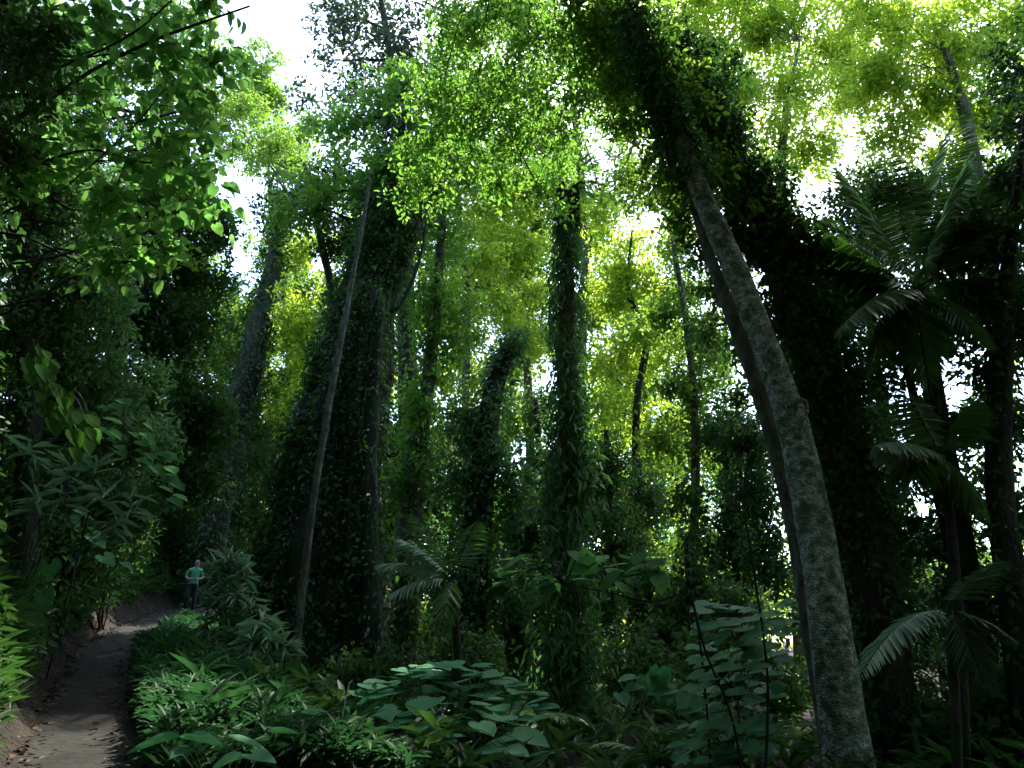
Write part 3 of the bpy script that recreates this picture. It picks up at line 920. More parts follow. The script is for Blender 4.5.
canopy('canopy_tree', 'shaded crown massed behind the palms of the right thicket', [(900, 660, 16), (890, 500, 14), (880, 350, 12), (870, 250, 8)],
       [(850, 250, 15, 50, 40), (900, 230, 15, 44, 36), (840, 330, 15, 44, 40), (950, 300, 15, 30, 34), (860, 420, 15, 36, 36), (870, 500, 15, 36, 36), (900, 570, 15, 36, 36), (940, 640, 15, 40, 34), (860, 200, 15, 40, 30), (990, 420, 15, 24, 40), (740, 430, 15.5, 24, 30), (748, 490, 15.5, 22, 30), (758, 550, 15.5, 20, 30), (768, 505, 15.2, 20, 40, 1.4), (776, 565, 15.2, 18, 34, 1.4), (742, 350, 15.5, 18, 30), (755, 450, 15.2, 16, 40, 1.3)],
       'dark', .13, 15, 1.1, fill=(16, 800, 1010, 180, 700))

# --- slim understory trees filling the middle distance
US = [
    ('slim tree with a narrow dark crown, half hidden behind the ivy palm', [(545, 660, 10), (545, 560, 9), (540, 470, 7), (536, 400, 5)], [(540, 470, 20, 26, 34), (530, 540, 20, 26, 34), (550, 600, 20, 24, 30)], 20),
    ('slim leafy sapling just right of the ivy palm', [(612, 680, 9), (612, 580, 8), (610, 500, 7), (606, 430, 5)], [(610, 470, 19, 26, 34), (625, 540, 19, 26, 34), (600, 610, 19, 26, 34)], 19),
    ('thin-stemmed understory tree below the bright gap beside the palm', [(648, 690, 9), (645, 600, 8), (640, 520, 6), (640, 460, 4)], [(640, 500, 21, 24, 30), (632, 590, 21, 28, 34), (650, 640, 21, 30, 24)], 21),
    ('slim tree with loose leaves standing left of the slender grey stem', [(740, 700, 9), (738, 600, 8), (728, 480, 7), (720, 420, 4)], [(728, 440, 17, 30, 34), (740, 510, 17, 28, 36), (720, 580, 17, 24, 30, .8), (750, 590, 17, 22, 34)], 17),
    ('slim pole-like tree with scant leaves left of the fig buttress', [(232, 600, 6), (240, 520, 6), (248, 450, 5), (258, 380, 4)], [(258, 470, 32, 22, 30, .8), (250, 400, 32, 22, 30), (262, 520, 32, 20, 26, .7)], 32),
    ('dark bushy tree filling the gap between fig and drooping ivy trunk', [(384, 680, 10), (388, 580, 9), (390, 500, 7), (392, 440, 5)], [(388, 450, 22, 24, 34), (384, 560, 22, 24, 30), (392, 610, 22, 24, 30)], 22),
    ('shadowed bushy tree beside the crooked ivy trunk', [(440, 680, 10), (440, 600, 9), (438, 530, 7), (436, 480, 5)], [(438, 500, 23, 28, 34), (430, 570, 23, 28, 34), (450, 630, 23, 30, 28)], 23),
    ('dim bushy tree between the crooked ivy trunk and the palm', [(520, 690, 10), (520, 610, 9), (518, 540, 7), (516, 490, 5)], [(518, 560, 21, 24, 34), (525, 630, 21, 30, 30), (500, 650, 21, 26, 24)], 21),
    ('low dark tree beneath the bright gap left of the slender stem', [(690, 700, 9), (690, 640, 8), (688, 590, 6), (686, 540, 4)], [(700, 620, 16, 26, 26), (672, 640, 16, 26, 24), (690, 500, 16.5, 22, 26, .8)], 16),
    ('dark slim tree on the slope behind the person in green', [(168, 600, 10), (172, 520, 9), (178, 450, 7), (184, 380, 5)], [(170, 500, 29, 34, 30), (180, 450, 31, 30, 34), (160, 560, 31, 30, 24), (180, 530, 31, 24, 34)], 31),
    ('dark slim tree hugging the slope above the trail bend', [(225, 610, 9), (226, 540, 8), (230, 470, 6), (236, 420, 4)], [(238, 520, 33, 26, 30), (245, 570, 33, 26, 24), (255, 620, 32, 26, 20)], 33),
]
for lab, tr, cl, Y in US:
    x0, y0 = tr[-1][0], tr[-1][1]
    cl = cl + [(x0 + RNG.uniform(-30, 30), RNG.uniform(y0, y0 + 200), Y + RNG.uniform(-1, 1), RNG.uniform(14, 26), RNG.uniform(16, 30), .9) for _ in range(6)]
    tree('understory_tree', lab, 'tree', tr, cl, 'ivy', 'oval', .14, 'bark_dark', Y, 'slim understory trees', dens=1.3, seg=8, limb_r=.025, ivy_n=900, ivy_size=.13, ivy_thick=.3)

# --- right hand thicket
RT = [
    ('thin black trunk leaning left through the bright gap of the right thicket', [(985, 800, 17), (972, 640, 14), (945, 520, 12), (922, 430, 10), (905, 360, 8), (890, 300, 5)],
     [(900, 350, 10, 34, 34), (940, 340, 10, 30, 30), (870, 380, 10, 30, 36), (880, 490, 10, 30, 34), (900, 540, 10, 34, 30), (850, 300, 10, 34, 34), (960, 250, 9.6, 44, 40), (925, 330, 9.4, 26, 26), (985, 230, 8.6, 24, 30, .8), (890, 200, 10, 34, 26, .8), (930, 420, 9.2, 24, 26, .8), (970, 600, 9, 22, 34, .8), (910, 620, 10, 30, 30, .8), (930, 470, 10, 20, 24, .6)], 9.6),
    ('sturdier dark trunk with dense shade leaves at the right edge', [(1040, 800, 34), (1020, 640, 30), (1000, 500, 26), (1000, 380, 22), (1010, 260, 14), (1020, 160, 7), (1030, 80, 2)],
     [(1000, 330, 9, 34, 40), (1010, 420, 9, 30, 40), (1015, 520, 9, 28, 44), (1005, 250, 9, 34, 40), (985, 370, 9.3, 26, 36), (965, 430, 9.6, 24, 30, .8), (1020, 320, 8.8, 40, 40), (1005, 190, 9, 34, 34), (1005, 60, 9.4, 26, 50, .8), (1015, 120, 9.2, 22, 34), (985, 620, 9, 30, 34, .8), (1015, 680, 9, 40, 50), (970, 300, 9.5, 30, 30), (965, 560, 9.5, 24, 34, .7)], 8.6),
    ('forking thin dark trunk low in the right thicket', [(1010, 800, 13), (990, 680, 11), (976, 580, 9), (940, 480, 7), (925, 400, 4)],
     [(950, 600, 11, 30, 30, .8), (970, 690, 11, 34, 34), (930, 690, 11, 34, 34), (900, 720, 11, 34, 34), (985, 480, 11, 20, 40, .7), (940, 540, 11, 24, 24, .7), (870, 430, 11, 26, 34)], 10.5),
]
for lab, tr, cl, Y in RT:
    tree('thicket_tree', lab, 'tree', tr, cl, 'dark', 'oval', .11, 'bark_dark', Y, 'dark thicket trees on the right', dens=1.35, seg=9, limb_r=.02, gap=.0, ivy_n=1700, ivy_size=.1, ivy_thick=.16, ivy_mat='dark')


# ================================================================== PALMS
def palm(label, trunk, Y, fronds, length, leaflet, n=36, hang=.7, leaf='palm'):
    P, R = px_line(trunk, Y)
    P, R = to_ground(P, R, 1.2)
    root = thing('feather_palm', P[0], label, 'palm', 'feather-leaved palms')
    g = Geo()
    PS, RS = g.tube(P, R, 10, 6, .04)
    g.build('trunk', M['bark_dark'], root, True)
    c = PS[-1]
    for q, (tx, ty, tY, dr, *pale) in enumerate(fronds):
        tip = at(tx, ty, tY)
        v = tip - c
        L = float(np.linalg.norm(v))
        v = v + np.array([0, 0, dr * L])
        gl, gs = Geo(), Geo()
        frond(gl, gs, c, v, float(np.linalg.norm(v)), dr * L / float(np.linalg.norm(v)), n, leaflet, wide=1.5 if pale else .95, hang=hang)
        f = gl.build('frond', M['silver_skysheen' if pale else leaf], root)  # paler copy of the leaf colour paints sky sheen on chosen fronds
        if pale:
            f['label'] = 'frond with sky sheen painted in as pale grey-green'
        gs.build('midrib', M['stem'], f, False)
        f.children[0].location = (0, 0, 0)
    return root


# ================================================================== SHRUBS AND BIG-LEAVED PLANTS
def fix_child(o):
    return o


def leaf_on_stem(name, label, cat, base, leaves, tpl, size, leaf, stem_r=.006, group=None, tilt=.35, stems_from=None, wide=1.0, mat_stem='stem', chain=None):
    """plant whose single big leaves sit on their own stalks; leaves: (px,py,Y,dirx,diry,dirz,scale)"""
    root = thing(name, base, label, cat, group)
    gl, gs = Geo(), Geo()
    forks = stems_from if stems_from is not None else [np.asarray(base, float) + [0, 0, .05]]
    if chain is not None:
        gs.tube([np.asarray(base) + [0, 0, -.1]] + list(chain), np.linspace(stem_r * 2.6, stem_r, len(chain) + 1), 7, 5, .05)
    for f in (forks if chain is None else []):
        b = np.asarray(base, float)
        if np.linalg.norm(f - b) > .15:
            gs.tube([b + [0, 0, -.1], (b + f) / 2 + RNG.normal(size=3) * .05, f], [stem_r * 2.4, stem_r * 2, stem_r * 1.5], 6, 4, .04)
    for (px, py, Y, dx, dy, dz, s) in leaves:
        c = at(px, py, Y)
        d = norm(np.array([dx, dy, dz], float) + RNG.normal(size=3) * .08)
        nr = norm(np.array([0, -tilt, 1.0]) + RNG.normal(size=3) * .10)
        sz = size * s
        p = c - d * sz * .5
        gl.leaves(tpl, p[None], d[None], nr[None], np.array([sz]), wide)
        f = min(forks, key=lambda q: np.linalg.norm(q - p))
        m = (f + p) / 2 + [0, 0, .25 * np.linalg.norm(p[:2] - f[:2])]
        gs.tube([f, m, p + d * sz * .06], [stem_r, stem_r * .8, stem_r * .55], 5, 4, .03)
    gl.build('foliage', M[leaf], root)
    gs.build('stem', M[mat_stem], root, True)
    return root


palm('broad dark feather palm arching over the right side above the frond painted as lit', [(1000, 800, 26), (965, 560, 22), (935, 400, 19), (918, 290, 17)], 9,
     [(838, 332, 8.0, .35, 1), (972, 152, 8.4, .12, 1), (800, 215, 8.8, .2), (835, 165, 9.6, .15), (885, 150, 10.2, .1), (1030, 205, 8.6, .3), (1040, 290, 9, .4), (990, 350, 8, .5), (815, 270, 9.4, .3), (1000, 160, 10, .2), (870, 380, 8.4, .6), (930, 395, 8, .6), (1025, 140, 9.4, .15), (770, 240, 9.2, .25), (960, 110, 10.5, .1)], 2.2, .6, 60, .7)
palm('small feather palm with one drooping frond painted as lit between the dark trunks on the right', [(965, 780, 12), (960, 640, 11), (950, 520, 10), (940, 455, 9)], 8,
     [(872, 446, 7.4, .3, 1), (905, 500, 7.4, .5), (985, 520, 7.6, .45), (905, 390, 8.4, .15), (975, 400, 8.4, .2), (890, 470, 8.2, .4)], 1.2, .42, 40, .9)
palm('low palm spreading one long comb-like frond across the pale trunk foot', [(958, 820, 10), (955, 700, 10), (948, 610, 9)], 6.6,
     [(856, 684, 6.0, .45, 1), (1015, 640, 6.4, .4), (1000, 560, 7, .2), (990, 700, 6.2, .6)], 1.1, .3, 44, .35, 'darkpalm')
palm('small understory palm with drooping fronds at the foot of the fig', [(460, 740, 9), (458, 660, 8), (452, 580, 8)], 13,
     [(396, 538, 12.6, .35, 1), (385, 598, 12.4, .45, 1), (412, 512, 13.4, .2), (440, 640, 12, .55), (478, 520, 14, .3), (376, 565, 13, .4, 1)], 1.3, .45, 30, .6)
# ferns near the ground
for k, (px, py, Y, lab) in enumerate(((480, 712, 8.6, 'arching fern fronds behind the tiered broad-leaved shrub'), (530, 700, 9.4, 'fern tuft at the left foot of the ivy palm'), (345, 700, 10, 'fern tuft left of the tiered broad-leaved shrub'),
                                      (650, 735, 8, 'fern tuft in the shade right of the ivy palm'), (620, 755, 7.4, 'dark fern at the right foot of the ivy palm'))):
    c = at(px, py, Y)
    c[2] = max(c[2] - .25, g1(c[0], c[1]) + .03)
    root = thing('fern', (c[0], c[1], g1(c[0], c[1])), lab, 'fern', 'ferns on the forest floor')
    gl, gs = Geo(), Geo()
    gs.tube([[c[0], c[1], g1(c[0], c[1]) - .05], c], [.03, .025], 6, 2)
    for q in range(9):
        th = q * .7 + RNG.uniform(-.2, .2)
        frond(gl, gs, c, [math.cos(th), math.sin(th), RNG.uniform(.35, .9)], RNG.uniform(.6, .95), .55, 26, .2, wide=2.0, hang=.25, rw=.006)
    gl.build('fronds', M['palm'], root)
    gs.build('stalk', M['stem'], root)

# tiered broad-leaved shrub at the bottom centre
LV = []
tiers = [(395, 490, 669, 8.6, 13), (365, 520, 681, 8.4, 19), (360, 540, 694, 8.2, 18), (345, 555, 706, 7.9, 19), (340, 545, 720, 7.6, 19), (330, 540, 734, 7.3, 18), (335, 550, 748, 7.0, 11), (330, 440, 762, 6.7, 8)]
for x0, x1, yy, Y, n in tiers:
    for i in range(n):
        LV.append((x0 + (x1 - x0) * (i + .5 + RNG.uniform(-.4, .4)) / n, yy + RNG.uniform(-7, 7), Y + RNG.uniform(-.4, .4), RNG.uniform(-1, 1), RNG.uniform(-1, .4), -.06, RNG.uniform(.75, 1.25)))
b = at(450, 800, 7.8)
b[2] = g1(b[0], b[1])
fk = [at(420, 725, 8.0), at(470, 715, 8.2), at(505, 735, 7.8), at(390, 740, 7.6), at(440, 760, 7.2)]
leaf_on_stem('broad_leaved_shrub', 'tiered shrub of pale blue-green flat broad leaves in front of the ivy palm', 'shrub', b, LV, 'flat_heart', .27, 'shrub', .004, stems_from=fk, tilt=.16, mat_stem='twig')

# heart-leaved shrub left of the pale trunk
LV = []
for i in range(180):
    t = RNG.uniform(0, 1)
    py_ = 600 + 165 * t
    px_ = 745 - 30 * t + RNG.uniform(-45, 50)
    LV.append((px_, py_, 7.4 + RNG.uniform(-.6, .7), -.9 + RNG.uniform(-.3, .5), -.3 + RNG.uniform(-.4, .3), -.2, RNG.uniform(.7, 1.25)))
b = at(752, 830, 7.4)
b[2] = g1(b[0], b[1])
fk = [at(742, 760, 7.4), at(738, 700, 7.5), at(745, 650, 7.5), at(752, 612, 7.6)]
leaf_on_stem('heart_leaved_shrub', 'tall shrub with drooping heart leaves left of the pale trunk foot', 'shrub', b, LV, 'flat_heart', .20, 'shrub', .003, stems_from=fk, tilt=.22, mat_stem='twig', chain=fk)
# sapling branch reaching left in front of the palm
LV = []
for i in range(48):
    LV.append((RNG.uniform(500, 660), 575 + RNG.uniform(-20, 16), 7.0 + RNG.uniform(-.4, .4), RNG.uniform(-1, .4), RNG.uniform(-.6, .4), -.12 + RNG.uniform(-.2, .25), RNG.uniform(.75, 1.2)))
b = at(712, 800, 7.3)
b[2] = g1(b[0], b[1])
fk = [at(705, 690, 7.2), at(690, 600, 7.1), at(650, 602, 7.0), at(607, 592, 7.0), at(565, 585, 7.0)]
leaf_on_stem('reaching_sapling', 'thin sapling reaching its bright flat leaves left across the ivy palm trunk', 'sapling', b, LV, 'flat_broad', .30, 'sapling', .005, stems_from=[fk[4], fk[3], fk[2]], tilt=.14, mat_stem='twig', chain=fk)
# small plant with flat leaves right of the palm
LV = [(610 + 62 * RNG.uniform(), 688 + RNG.uniform(-12, 14), 7.6 + RNG.uniform(-.3, .3), RNG.uniform(-1, 1), RNG.uniform(-.6, .4), -.2, RNG.uniform(.7, 1.2)) for i in range(12)]
b = at(645, 790, 7.6)
b[2] = g1(b[0], b[1])
leaf_on_stem('flat_leaved_seedling', 'small flat-leaved plant right of the ivy palm foot', 'plant', b, LV, 'heart', .28, 'shrub', .005, stems_from=[at(640, 715, 7.6)])

# elephant-ear leaves low beside the trail
LV = [(150, 742, 4.6, -1, -.1, -.05, 1.25), (205, 738, 4.5, 1, -.1, 0, 1.1), (248, 742, 4.6, 1, .1, -.05, 1.2), (262, 757, 4.3, .8, -.4, -.1, 1.0), (285, 730, 5.0, .7, .3, 0, .9), (225, 762, 4.2, -.6, -.5, -.1, .8), (180, 752, 4.4, -.3, -.8, -.1, .8)]
b = at(215, 900, 4.6)
b[2] = g1(b[0], b[1])
leaf_on_stem('elephant_ear_plant', 'low plant holding wide blue-green leaves almost level beside the trail', 'plant', b, LV, 'ear', .18, 'shrub', .005, tilt=.05, wide=1.0)
LV = [(322, 742, 6.2, .6, -.3, -.2, 1), (345, 760, 5.8, -.5, -.6, -.2, 1), (300, 716, 6.8, -.6, .2, -.1, .9), (330, 722, 6.8, .8, .1, -.1, 1), (372, 700, 8.0, .5, .2, -.1, .9), (310, 765, 5.6, .2, -.8, -.2, 1)]
b = at(325, 860, 6.2)
b[2] = g1(b[0], b[1])
leaf_on_stem('elephant_ear_plant', 'broad-eared plant between the herb rise and the tiered shrub', 'plant', b, LV, 'ear', .36, 'shrub', .008, tilt=.3)
def bank_base(p, dx=-.25, dy=.2):
    q = np.array([p[0] + dx, p[1] + dy, 0.0])
    q[2] = g1(q[0], q[1])
    return q


LV = [(22, 590, 9.6, .25, -.4, -.9, 1.0), (8, 560, 10, .5, -.3, -.75, 1.1), (32, 548, 10.2, .6, -.2, -.5, .8), (52, 572, 10, .5, -.5, -.7, .8), (30, 622, 9.2, .5, -.3, -.8, .9), (5, 625, 9.2, -.2, -.4, -.9, 1.0), (45, 600, 9.8, .5, -.5, -.7, .7)]
f = at(8, 585, 10.2)
leaf_on_stem('taro_plant', 'clump of hanging arrow leaves lowest on the left bank', 'plant', bank_base(f), LV, 'ear', .46, 'sapling', .006, tilt=.5, group='taro plants on the bank', stems_from=[f], mat_stem='twig')
LV = [(72, 522, 12, .7, -.3, -.35, 1.0), (98, 540, 12, .8, -.3, -.45, .9), (108, 560, 11.8, .7, -.4, -.4, .8), (62, 545, 12.2, -.4, -.4, -.4, .8), (128, 566, 12, .8, -.2, -.5, .5), (85, 515, 12.4, .4, .3, -.1, .7), (75, 560, 11.8, .3, -.6, -.5, .7)]
f = at(80, 548, 12.4)
leaf_on_stem('taro_plant', 'smaller blue-green arrow leaves higher on the left bank above the trail', 'plant', bank_base(f), LV, 'ear', .44, 'shrub', .006, tilt=.4, group='taro plants on the bank', stems_from=[f], mat_stem='twig')
LV = []
for i in range(44):
    t = RNG.uniform(0, 1)
    LV.append((22 + 68 * t + RNG.uniform(-12, 14), 358 + 84 * t + RNG.uniform(-22, 20), 8.6 + RNG.uniform(-.5, .5), .7, -.25, -.8, RNG.uniform(.7, 1.3)))
fk = [at(0, 470, 9.2), at(5, 400, 9.0), at(25, 370, 8.8), at(55, 400, 8.6)]
leaf_on_stem('drooping_shrub', 'bright yellow-green long leaves drooping down from the left bank', 'shrub', bank_base(fk[0]), LV, 'broad', .26, 'droopleaf', .005, stems_from=fk[1:], tilt=.25, group='leafy shrubs on the bank', mat_stem='twig', chain=fk)
LV = []
for i in range(44):
    t = RNG.uniform(0, 1)
    LV.append((110 + 68 * t + RNG.uniform(-14, 14), 412 + 78 * t + RNG.uniform(-20, 18), 9.6 + RNG.uniform(-.4, .4), .8, -.3 + RNG.uniform(-.3, .3), -.3, RNG.uniform(.7, 1.3)))
fk = [at(92, 500, 10), at(102, 445, 9.9), at(125, 425, 9.7), at(150, 455, 9.6), at(168, 488, 9.5)]
leaf_on_stem('drooping_shrub', 'green sapling arching towards the trail from the middle of the bank', 'shrub', bank_base(fk[0]), LV, 'broad', .24, 'sapling', .005, stems_from=fk[1:], tilt=.4, group='leafy shrubs on the bank', mat_stem='twig', chain=fk)


def spray(label, heads, leaf, tpl, size, base, nl=26, name='palm_lily', group='palm lilies', el=(-.5, 1.0), own=False):
    """stems topped by a fountain of narrow leaves"""
    root = thing(name, base, label, 'shrub', group)
    gl, gs = Geo(), Geo()
    b = np.asarray(base, float)
    for (px, py, Y, s) in heads:
        c = at(px, py, Y)
        k = .35 if own else 1.0
        if own:
            b = np.array([min(c[0] - .25, float(path_x(c[1] + .35)) - 1.25), c[1] + .35, 0])
            b[2] = g1(b[0], b[1])
        gs.tube([b + [0, 0, -.1] + RNG.normal(size=3) * [.1, .1, 0], (b + c) / 2 + RNG.normal(size=3) * .12, c], [.02 * k, .017 * k, .012 * k], 6, 4, .05)
        th = RNG.uniform(0, 6.28, nl)
        e = RNG.uniform(*el, nl)
        d = np.stack([np.cos(th) * np.cos(e), np.sin(th) * np.cos(e), np.sin(e)], 1)
        side = np.stack([-np.sin(th), np.cos(th), th * 0], 1)
        n = np.cross(d, side)
        n *= np.where(n[:, 2:3] < 0, -1, 1)
        pos = c + RNG.normal(size=(nl, 3)) * [.02, .02, .07]
        gl.leaves(tpl, pos, d, n, size * s * RNG.uniform(.7, 1.15, nl), .62 if tpl == 'lance' else 1.0)
    gl.build('foliage', M[leaf], root)
    gs.build('stem', M['twig'], root, True)


b = at(235, 690, 12)
b[2] = g1(b[0], b[1])
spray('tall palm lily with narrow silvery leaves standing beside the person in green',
      [(218, 572, 12, .8), (230, 564, 12, .9), (243, 574, 12, .9), (222, 592, 11.8, .8), (238, 598, 11.8, .9), (214, 606, 11.8, .7), (250, 610, 11.9, .8), (224, 622, 11.7, .8), (206, 624, 11.6, .6), (236, 632, 11.6, .8), (214, 584, 12.2, .6)], 'silver_skysheen', 'lance', .42, b, 34)
b = at(270, 700, 10.8)
b[2] = g1(b[0], b[1])
spray('shorter palm lily fanning narrow leaves at the foot of the pale liana', [(262, 626, 10.8, 1), (272, 642, 10.7, 1), (252, 645, 10.7, .9), (285, 650, 10.7, .9), (262, 660, 10.5, .8)], 'silver_skysheen', 'lance', .36, b, 34)
hd = [(68, 478, 9.4, 1), (95, 470, 9.5, 1), (102, 500, 9.5, 1), (62, 500, 9.4, .9), (132, 505, 9.8, .9), (35, 505, 9, .9), (115, 525, 9.6, .8), (30, 455, 9.2, .9)]
spray('star-shaped tufts of narrow silvery leaves on the dark left bank', hd, 'silver_skysheen', 'strap', .40, bank_base(at(75, 540, 9.9)), 17, own=True)

# dark filler shrubs along the forest floor
FS = [('low dark bush at the foot of the crooked ivy trunk', [(470, 660, 14, 44, 26), (440, 672, 14, 30, 20)], 14),
      ('low dark bush between the fig roots and the tiered shrub', [(385, 668, 13, 44, 22), (350, 676, 13, 30, 20)], 13),
      ('low dark bush behind the palm foot on its right', [(625, 660, 14, 40, 30), (655, 676, 14, 34, 24)], 14),
      ('dark bush behind the heart-leaved shrub', [(710, 660, 12, 40, 34), (770, 680, 12, 44, 40), (735, 610, 12, 30, 26)], 12),
      ('dark bush crowding the right trunk bases', [(930, 740, 9, 44, 34), (990, 730, 9, 50, 40)], 9),
      ('dark bush on the bank above the taro leaves', [(40, 470, 13, 60, 36), (100, 505, 14, 50, 34), (20, 530, 11.5, 40, 30)], 13),
      ('dark bush on the bank beneath the silvery tufts', [(60, 545, 12, 36, 24), (95, 545, 13, 30, 24), (120, 520, 14, 30, 26), (28, 575, 11, 26, 24)], 12.5),
      ('dark bush on the bank close to the trail bend', [(118, 545, 18, 36, 28), (95, 578, 15.5, 30, 22)], 18),
      ('dark bush on the bank foot at the left edge', [(6, 655, 9, 24, 26), (-4, 625, 9.6, 24, 24)], 9),
      ('dark leafy bush on the bank between the two taro clumps', [(48, 600, 12, 34, 28), (70, 612, 13, 20, 16), (20, 620, 10.4, 30, 30)], 12)]
for lab, cl, Y in FS:
    px_, py_ = cl[0][0], cl[0][1]
    c = at(px_, py_, Y)
    z = g1(c[0], c[1])
    root = thing('bush', (c[0], c[1], z), lab, 'bush', 'dark bushes on the forest floor')
    gl, gs = Geo(), Geo()
    for (a, b_, y, rx, ry) in cl:
        k = mpp(a, b_, y)
        C = at(a, b_, y)
        clump_leaves(gl, C, np.array([rx * k, rx * k * .8, ry * k]), 'oval', .13, 1.5, .3, .6)
        for _ in range(4):
            e = C + norm(RNG.normal(size=3)) * np.array([rx, rx, ry]) * k * .7
            gs.tube([[c[0], c[1], z - .1], (np.array([c[0], c[1], z]) + e) / 2 + RNG.normal(size=3) * .1, e], [.022, .016, .006], 5, 3, .05)
    gl.build('foliage', M['ivy'], root)
    gs.build('stem', M['twig'], root)

# ================================================================== FAR FOREST AND THE UNSEEN CANOPY ADDED FOR SHADE
def overhead(x, y, z, r):
    fwd = y * CP + (z - 1.6) * SP
    if fwd < .5:
        return True
    return 384 - F * ((z - 1.6) * CP - y * SP) / fwd < -F * r * 1.5 / fwd - 30


g, gw = Geo(), Geo()
for i in range(110):
    a = RNG.uniform(-1.05, 1.05)
    rr = RNG.uniform(42, 62)
    x, y = rr * math.sin(a), rr * math.cos(a)
    z0 = g1(x, y)
    h = RNG.uniform(2, 7.5)
    gw.tube([[x, y, z0 - .3], [x + .3, y, z0 + h * .6], [x + .1, y, z0 + h * 1.1]], [.2, .15, .06], 6, 3)
    for q in range(3):
        clump_leaves(g, [x + RNG.normal() * 1.6, y + RNG.normal() * 1.2, z0 + h * RNG.uniform(.4, 1.0)], np.array([2.4, 2, 1.8]), 'oval', .34, .95)
f = tag(g.build('distant_forest', M['canopy']), 'far hazy green wood showing between the trunks', 'forest', kind='stuff')
gw.build('distant_trunk', M['bark_grey'], f)

g = Geo()  # unseen leaf clumps added overhead and around to cut sky and sun
for i in range(230):
    x, y = RNG.uniform(-30, 30), RNG.uniform(-32, 5)
    if -6 < x < 6 and 0 < y:
        continue
    clump_leaves(g, [x, y, RNG.uniform(12, 17)], np.array([3.2, 3.2, 1.6]), 'broad', .55, 1.1, .3, .8)
for i in range(190):
    x, y = RNG.uniform(-20, 14), RNG.uniform(2, 9.5)
    if x < -2 and y > 4.5:
        continue
    z = 4.2 + 1.38 * y + RNG.uniform(0, 4)
    if not overhead(x, y, z, 2.4):
        z += 4
    clump_leaves(g, [x, y, z], np.array([2.4, 2.4, 1.2]), 'broad', .45, 1.0, .3, .8)
for i in range(16):
    x, y = RNG.uniform(-1, 5), RNG.uniform(8, 20)
    z = 4.6 + 1.2 * y + RNG.uniform(0, 4)
    if not overhead(x, y, z, 2.2):
        z += 4
    clump_leaves(g, [x, y, z], np.array([2.2, 2.2, 1.1]), 'broad', .4, .8, .3, .8)
for i in range(12):
    x, y = RNG.uniform(-6, -2), RNG.uniform(3, 6)
    clump_leaves(g, [x, y, 13 + RNG.uniform(0, 3)], np.array([2, 2, 1.1]), 'broad', .4, .9, .3, .8)
for i in range(190):
    a = RNG.uniform(.8, 2 * math.pi - .8)
    rr = RNG.uniform(18, 27)
    x, y = rr * math.sin(a), rr * math.cos(a)
    clump_leaves(g, [x, y, g1(x, y) + RNG.uniform(.5, 12)], np.array([2.4, 2.4, 2.2]), 'broad', .5, .8, .3, .6)
tag(g.build('unseen_shade_forest', M['canopy']), 'forest canopy added out of view, overhead and around, to shade the clearing', 'forest', kind='stuff')


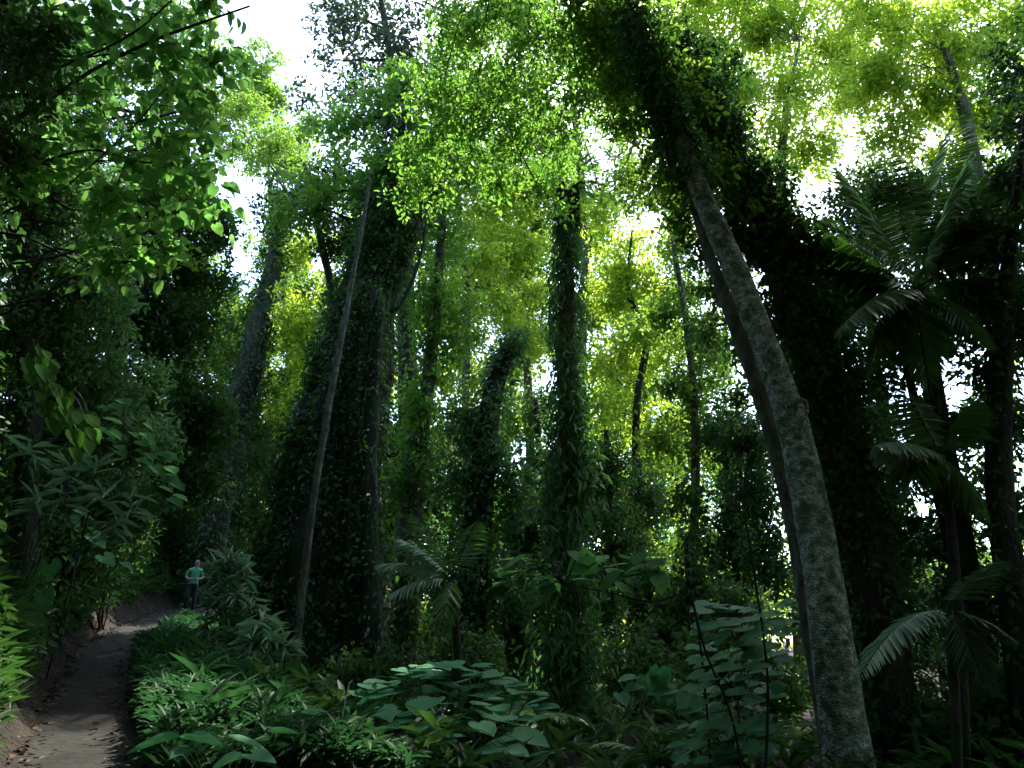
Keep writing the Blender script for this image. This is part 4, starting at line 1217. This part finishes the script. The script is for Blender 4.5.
# ================================================================== THE WALKER
def person():
    px_, Y = 190, 25.5
    c = at(px_, 604, Y)
    x, y = c[0], c[1]
    z = g1(x, y)
    root = thing('person', (x, y, z), 'person in a green short-sleeved top and dark trousers at the trail bend', 'person')
    S = 1.02
    J = {'pelvis': (0, 0, .94, .145), 'waist': (.0, -.01, 1.10, .135), 'chest': (.02, -.03, 1.30, .165), 'upper': (.03, -.03, 1.43, .13), 'neck': (.04, -.05, 1.52, .055), 'head0': (.05, -.07, 1.60, .085), 'head1': (.055, -.08, 1.70, .095), 'head2': (.055, -.075, 1.78, .06),
         'shl': (-.17, -.03, 1.43, .065), 'ell': (-.25, -.02, 1.18, .048), 'wrl': (-.10, -.19, 1.10, .034), 'hal': (-.03, -.22, 1.10, .04),
         'shr': (.21, -.03, 1.42, .065), 'elr': (.29, -.02, 1.17, .048), 'wrr': (.13, -.19, 1.10, .034), 'har': (.06, -.22, 1.12, .04),
         'hil': (-.10, 0, .88, .11), 'knl': (-.12, -.10, .50, .075), 'anl': (-.13, .02, .09, .048), 'tol': (-.13, -.16, .04, .042),
         'hir': (.10, 0, .88, .11), 'knr': (.10, .02, .50, .075), 'anr': (.11, .10, .09, .048), 'tor': (.12, -.08, .04, .042)}
    E = [('pelvis', 'waist'), ('waist', 'chest'), ('chest', 'upper'), ('upper', 'neck'), ('neck', 'head0'), ('head0', 'head1'), ('head1', 'head2'),
         ('upper', 'shl'), ('shl', 'ell'), ('ell', 'wrl'), ('wrl', 'hal'), ('upper', 'shr'), ('shr', 'elr'), ('elr', 'wrr'), ('wrr', 'har'),
         ('pelvis', 'hil'), ('hil', 'knl'), ('knl', 'anl'), ('anl', 'tol'), ('pelvis', 'hir'), ('hir', 'knr'), ('knr', 'anr'), ('anr', 'tor')]
    names = list(J)
    V = [tuple(k * S for k in J[n][:3]) for n in names]
    Ei = [(names.index(a), names.index(b)) for a, b in E]
    # fingers: short chains rooted in each palm
    rad = [J[n][3] * S for n in names]
    for h, sg in (('hal', 1), ('har', -1)):
        b = names.index(h)
        bx = np.array(V[b])
        for k in range(4):
            p1 = bx + np.array([sg * .05, -.012, .028 - .019 * k])
            p2 = p1 + np.array([sg * (.035 - .004 * abs(k - 1)), .012, -.004])
            V += [tuple(p1), tuple(p2)]
            rad += [.0095, .008]
            Ei += [(b, len(V) - 2), (len(V) - 2, len(V) - 1)]
        V.append(tuple(bx + np.array([sg * .015, -.045, .035])))
        rad.append(.011)
        Ei.append((b, len(V) - 1))
    me = bpy.data.meshes.new('body')
    me.from_pydata(V, Ei, [])
    o = bpy.data.objects.new('body', me)
    COL.objects.link(o)
    md = o.modifiers.new('skin', 'SKIN')
    for i, sv in enumerate(me.skin_vertices[0].data):
        sv.radius = (rad[i], rad[i] * (.8 if i in (0, 1, 2, 3) else 1))
        sv.use_root = (i == 0)
    o.modifiers.new('sub', 'SUBSURF').levels = 2
    dg = bpy.context.evaluated_depsgraph_get()
    nm = bpy.data.meshes.new_from_object(o.evaluated_get(dg))
    o.modifiers.clear()
    o.data = nm
    skin, shirt, trous, shoe, hair = (plain_mat('skin', (.38, .23, .16), .6), plain_mat('green_top', (.08, .40, .21), .8), plain_mat('dark_trousers', (.012, .012, .016), .8),
                                      plain_mat('shoe', (.03, .03, .03), .6), plain_mat('brown_hair', (.03, .018, .01), .5))
    nm.materials.clear()
    for m in (skin, shirt, trous, shoe):
        nm.materials.append(m)
    for p in nm.polygons:
        q = p.center / S
        i = 0
        arm = abs(q.x - .02) > .17 or q.y < -.17
        if q.z < .10:
            i = 3
        elif q.z < .97 and not (arm and q.y < -.17 and q.z > .9):
            i = 2
        elif q.z < 1.49:
            i = 0 if (arm and q.z < 1.24) else 1
        p.material_index = i
        p.use_smooth = True
    # a nose, eyes and ears shaped on the head mesh itself are under a pixel here; build them small all the same
    o.parent = root
    g = Geo()
    n = 260
    th = RNG.uniform(0, 6.28, n)
    e = RNG.uniform(-.3, 1.5, n)
    d = np.stack([np.cos(th) * np.cos(e), np.sin(th) * np.cos(e), np.sin(e)], 1)
    keep = (d[:, 1] > -.45) | (d[:, 2] > .65)
    d = d[keep]
    hc = np.array([.055, -.065, 1.715]) * S
    nn = len(d)
    g.leaves('strap', hc + d * [.095, .105, .115], norm(np.cross(d, [1, 0, 0]) + [0, .5, -.8]), d, np.full(nn, .11), 4)
    h = g.build('hair', hair, None)
    h.parent = root
    for sx in (-.035, .035):
        g = Geo()
        g.tube([np.array([.055 + sx, -.172, 1.70]) * S, np.array([.055 + sx, -.18, 1.70]) * S], [.011, .006], 8, 1, 0)
        eo = g.build('eye', shoe, None)
        eo.parent = root
    g = Geo()
    g.tube(np.array([[.055, -.165, 1.70], [.055, -.19, 1.675], [.055, -.172, 1.66]]) * S, [.008, .014, .008], 8, 3, 0)
    g.build('nose', skin, None).parent = root
    root.rotation_euler = (0, 0, math.radians(18))
    root.scale = (1, 1, 1)
    return root


person()
print('FACES', sum(len(o.data.polygons) for o in SC.objects if o.type == 'MESH'))

# ================================================================== LIGHT
sun_v = norm(np.array([.28, .58, 1.0]))
el = math.asin(sun_v[2])
az = math.atan2(sun_v[0], sun_v[1])
W = bpy.data.worlds.new('World')
SC.world = W
W.use_nodes = True
nt = W.node_tree
nt.nodes.clear()
sky = nt.nodes.new('ShaderNodeTexSky')
sky.sky_type = 'NISHITA'
sky.sun_disc = False
sky.sun_elevation = el
sky.sun_rotation = az
sky.air_density = 1.0
sky.dust_density = 1.5
sky.ozone_density = 2.0
bg = nt.nodes.new('ShaderNodeBackground')
bg.inputs['Strength'].default_value = .15
out = nt.nodes.new('ShaderNodeOutputWorld')
nt.links.new(sky.outputs[0], bg.inputs[0])
nt.links.new(bg.outputs[0], out.inputs[0])
sd = bpy.data.lights.new('sun', 'SUN')
sd.energy = 2.9
sd.angle = math.radians(.5)
sd.color = (1, .95, .86)
so = bpy.data.objects.new('sun', sd)
COL.objects.link(so)
so.rotation_euler = Vector(-sun_v).to_track_quat('-Z', 'Y').to_euler()
so.location = (20, 40, 50)

vs = SC.view_settings
SC.display_settings.display_device = 'sRGB'
vs.view_transform = 'Standard'
vs.look = 'None'
vs.exposure = 2.5
vs.gamma = 1
vs.use_curve_mapping = False
cy = SC.cycles
cy.max_bounces = 10
cy.diffuse_bounces = 8
cy.glossy_bounces = 2
cy.transmission_bounces = 8
cy.use_denoising = True
cy.sample_clamp_indirect = 6
